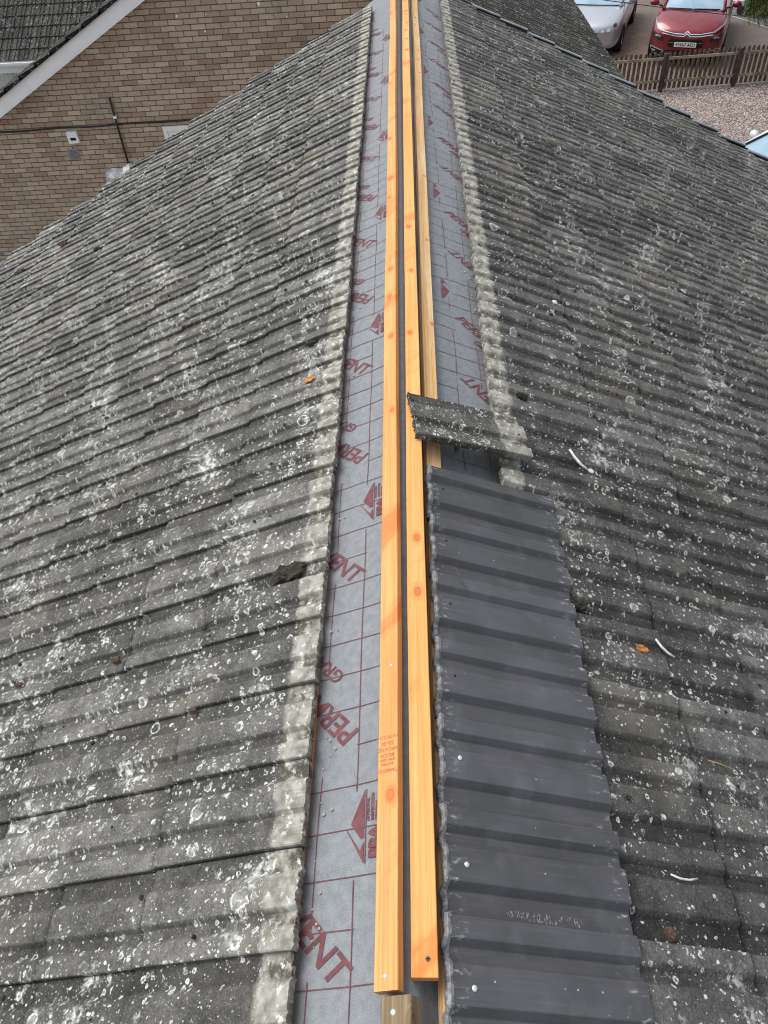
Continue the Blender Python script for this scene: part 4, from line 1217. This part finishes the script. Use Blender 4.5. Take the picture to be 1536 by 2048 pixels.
def silver_feats(root, decal, M):
    hl = [(.34, .575), (.36, .645), (.50, .70), (.66, .735), (.78, .86), (.825, .87), (.845, .80), (.81, .70), (.70, .62), (.52, .57)]
    for q in (hl, mirror_poly(hl)):
        h = decal('headlight', q, M['lamp'], .012)
        cx = sum(a for a, b in q)/len(q)
        s_ = 1 if cx > 0 else -1
        for (a, b, r_) in ((.46, .625, .045), (.60, .655, .05), (.735, .73, .045)):
            decal('reflector', [(s_*a + r_*cos(t*pi/4), b + r_*.8*sin(t*pi/4)) for t in range(8)], M['trim_white'] if a < .7 else M['lamp_dark'], .018, h)
    decal('upper_grille', [(-.34, .585), (.34, .585), (.34, .607), (-.34, .607)], M['ink'], .010)
    decal('grille', [(-.33, .45), (-.35, .48), (-.33, .51), (.33, .51), (.35, .48), (.33, .45)], M['ink'], .010)
    decal('air_intake', [(-.44, .20), (-.40, .34), (.40, .34), (.44, .20)], M['ink'], .010)
    fg = [(.56, .25), (.62, .30), (.76, .33), (.80, .29), (.72, .26)]
    for q in (fg, mirror_poly(fg)): decal('fog_lamp', q, M['lamp'], .012)
    side = [(.50, .23), (.56, .27), (.66, .245), (.60, .225)]
    for q in (side, mirror_poly(side)): decal('bumper_vent', q, M['ink'], .012)
st_sil = [(.0, .56, .22, .60, .0), (.05, .70, .19, .70, .0), (.16, .82, .17, .78, .0), (.45, .90, .17, .86, .02), (.9, .92, .17, .94, .03), (1.25, .925, .17, .98, .02),
          (2.0, .925, .17, .98, .0), (3.4, .925, .17, .98, .0), (4.3, .90, .20, .96, .0), (4.65, .82, .26, .90, .0), (4.72, .68, .32, .82, .0)]
gh_sil = ((1.22, .985, .74), (2.1, 1.45, .58), (3.55, 1.42, .56), (4.3, .97, .70))
car('parked_car', 'silver saloon car parked left of the red car, half hidden by the dark roof', (4.72, 22.86), (-.327, -.945), M['silver'], st_sil, gh_sil, .925, silver_feats)

def near_feats(root, decal, M):
    w_ = MB(); w_.tube([(1.17, -.70, 1.0), (1.06, -.2, 1.02), (1.05, .0, 1.02), (1.06, .3, 1.02), (1.17, .70, 1.0)], .022, 6); w_.build('scuttle_trim', M['ink'], root)
    for s in (-1, 1):
        w_ = MB(); w_.tube([(1.20, s*.70, 1.0), (1.66, s*.64, 1.24), (2.08, s*.565, 1.46)], .022, 6); w_.build('windscreen_seal', M['ink'], root)
car('parked_car', 'pale car at the right edge, only its windscreen showing above the roof verge', (4.84, 13.15), (-1.0, -.12), M['whitecar'], st_sil, gh_sil, .925, near_feats)

# ------------------------------------------------------------------ overhead cable, wheelie bin, tree
mb = MB(); A, B = Vector((2.2, 16.0, 3.06)), Vector((9.0, 11.7, 3.0))
mb.tube([A.lerp(B, i/20) - Vector((0, 0, .10*4*(i/20)*(1-i/20) - .06)) for i in range(21)], .007, 6)
tag(mb.build('overhead_cable', M['dark'], smooth=True), 'thin dark cable crossing in front of the parked cars', 'cable')

wb = empty('wheelie_bin', (10.25, 25.95, 0), rz=R(28), label='green wheelie bin with black wheels at the top right behind the tree', cat='bin')
mb = MB()
rg = []
for z, hw, hd_ in ((.10, .21, .23), (.95, .28, .34), (.96, .30, .36), (1.0, .30, .36)):
    rg.append([mb.vert((a*hw, b*hd_, z)) for a, b in ((-1, -.9), (-.9, -1), (.9, -1), (1, -.9), (1, .9), (.9, 1), (-.9, 1), (-1, .9))])
for i in range(3):
    for q in range(8): mb.face(rg[i][q], rg[i][(q+1) % 8], rg[i+1][(q+1) % 8], rg[i+1][q])
mb.face(*reversed(rg[0])); mb.build('bin_body', M['green_bin'], wb)
mb = MB(); mb.box((0, -.02, 1.03), .62, .76, .05); mb.tube([(-.26, .42, 1.02), (.26, .42, 1.02)], .02, 8); mb.build('lid', M['green_bin'], wb, bevel=.015)
for s in (-1, 1):
    mb = MB(); mb.tube([(s*.24, .26, .125), (s*.31, .26, .125)], .125, 18); mb.build('wheel', M['tyre'], wb, bevel=.01)

tr = empty('conifer_tree', (9.62, 20.75, 0), label='drooping green conifer at the top right corner', cat='tree')
mb = MB(); mb.tube([(0, 0, 0), (.05, .02, 1.6), (.02, 0, 3.4), (0, 0, 5.0)], [.13, .11, .07, .03], 9)
limbs = []
for q in range(90):
    z = 1.40 + 3.6*random.random()**1.6; a = random.uniform(0, 2*pi); ln = (1.75 - .30*(z-1.3))*random.uniform(.75, 1.0)
    p0 = Vector((0, 0, z)); p1 = Vector((cos(a)*ln*.5, sin(a)*ln*.5, z + .22)); p2 = Vector((cos(a)*ln, sin(a)*ln, z - .05 - .2*random.random()))
    mb.tube([p0, p1, p2], [.03, .02, .006], 5); limbs.append((p0, p1, p2))
mb.build('trunk', M['bark'], tr, True)
lf = MB()
for p0, p1, p2 in limbs:
    for q in range(240):
        t_ = random.random()**.6
        c = (p0.lerp(p1, t_*2) if t_ < .5 else p1.lerp(p2, t_*2-1)) + Vector((random.gauss(0, .09), random.gauss(0, .09), random.gauss(0, .05)))
        dd = Vector((random.gauss(0, .45), random.gauss(0, .45), -1)).normalized(); l = random.uniform(.10, .26)
        sd = dd.cross(Vector((random.random()-.5, random.random()-.5, .2))).normalized()*random.uniform(.008, .017)
        lf.poly([c - sd, c + sd, c + dd*l*.6 + sd*.9, c + dd*l, c + dd*l*.6 - sd*.9])
def leaf_mat():
    k = NT('conifer_foliage'); P = k.obj()
    c = k.mix(k.rng(k.noise(P, 3.2, 3), .35, .65), (.020, .034, .010), (.095, .115, .022))
    c = k.mix(k.math('MULTIPLY', k.rng(k.noise(P, 22, 2), .5, .7), .6), c, (.13, .13, .03))
    return k.done(c, .8, 0, .2)
lf.build('crown', leaf_mat(), tr)

# ------------------------------------------------------------------ light, sky, camera
SUN_EL, SUN_AZ = R(58), R(-58)       # azimuth measured from +Y towards +X
world = bpy.data.worlds.new('World'); scene.world = world; world.use_nodes = True
nt = world.node_tree; nt.nodes.clear()
wo = nt.nodes.new('ShaderNodeOutputWorld'); bg = nt.nodes.new('ShaderNodeBackground'); sk = nt.nodes.new('ShaderNodeTexSky'); hs = nt.nodes.new('ShaderNodeHueSaturation')
sk.sky_type = 'NISHITA'; sk.sun_disc = False; sk.sun_elevation = SUN_EL; sk.sun_rotation = SUN_AZ; sk.air_density = 1.2; sk.dust_density = 4.0; sk.ozone_density = 1.0
hs.inputs['Saturation'].default_value = .32; hs.inputs['Value'].default_value = 1.34
nt.links.new(sk.outputs[0], hs.inputs['Color']); nt.links.new(hs.outputs[0], bg.inputs[0]); bg.inputs[1].default_value = .15
nt.links.new(bg.outputs[0], wo.inputs[0])
sun = bpy.data.lights.new('sun', 'SUN'); sun.energy = 1.5; sun.angle = R(38); sun.color = (1.0, .965, .92)
so = bpy.data.objects.new('sun', sun); COL.objects.link(so)
sd = Vector((sin(SUN_AZ)*cos(SUN_EL), cos(SUN_AZ)*cos(SUN_EL), sin(SUN_EL)))
so.rotation_euler = (-sd).to_track_quat('-Z', 'Y').to_euler(); so.location = sd*40

cam = bpy.data.cameras.new('camera'); co = bpy.data.objects.new('camera', cam); COL.objects.link(co)
RT = Vector((.99839721, .00992579, -.05571788)); UP = Vector((.03132145, .72307923, .69005463)); FW = Vector((-.04713778, .69069378, -.7216094))
mw = Matrix.Identity(4)
for i in range(3):
    mw[i][0] = RT[i]; mw[i][1] = UP[i]; mw[i][2] = -FW[i]
mw[0][3], mw[1][3], mw[2][3] = 0, 0, CZ
co.matrix_world = mw
cam.sensor_fit = 'HORIZONTAL'; cam.sensor_width = 36; cam.lens = 36*1505.335/1536
cam.clip_start = .05; cam.clip_end = 2000
scene.camera = co
scene.cycles.filter_width = 1.0
scene.view_settings.view_transform = 'Standard'; scene.view_settings.look = 'None'; scene.view_settings.exposure = 0; scene.view_settings.gamma = 1
scene.render.film_transparent = False
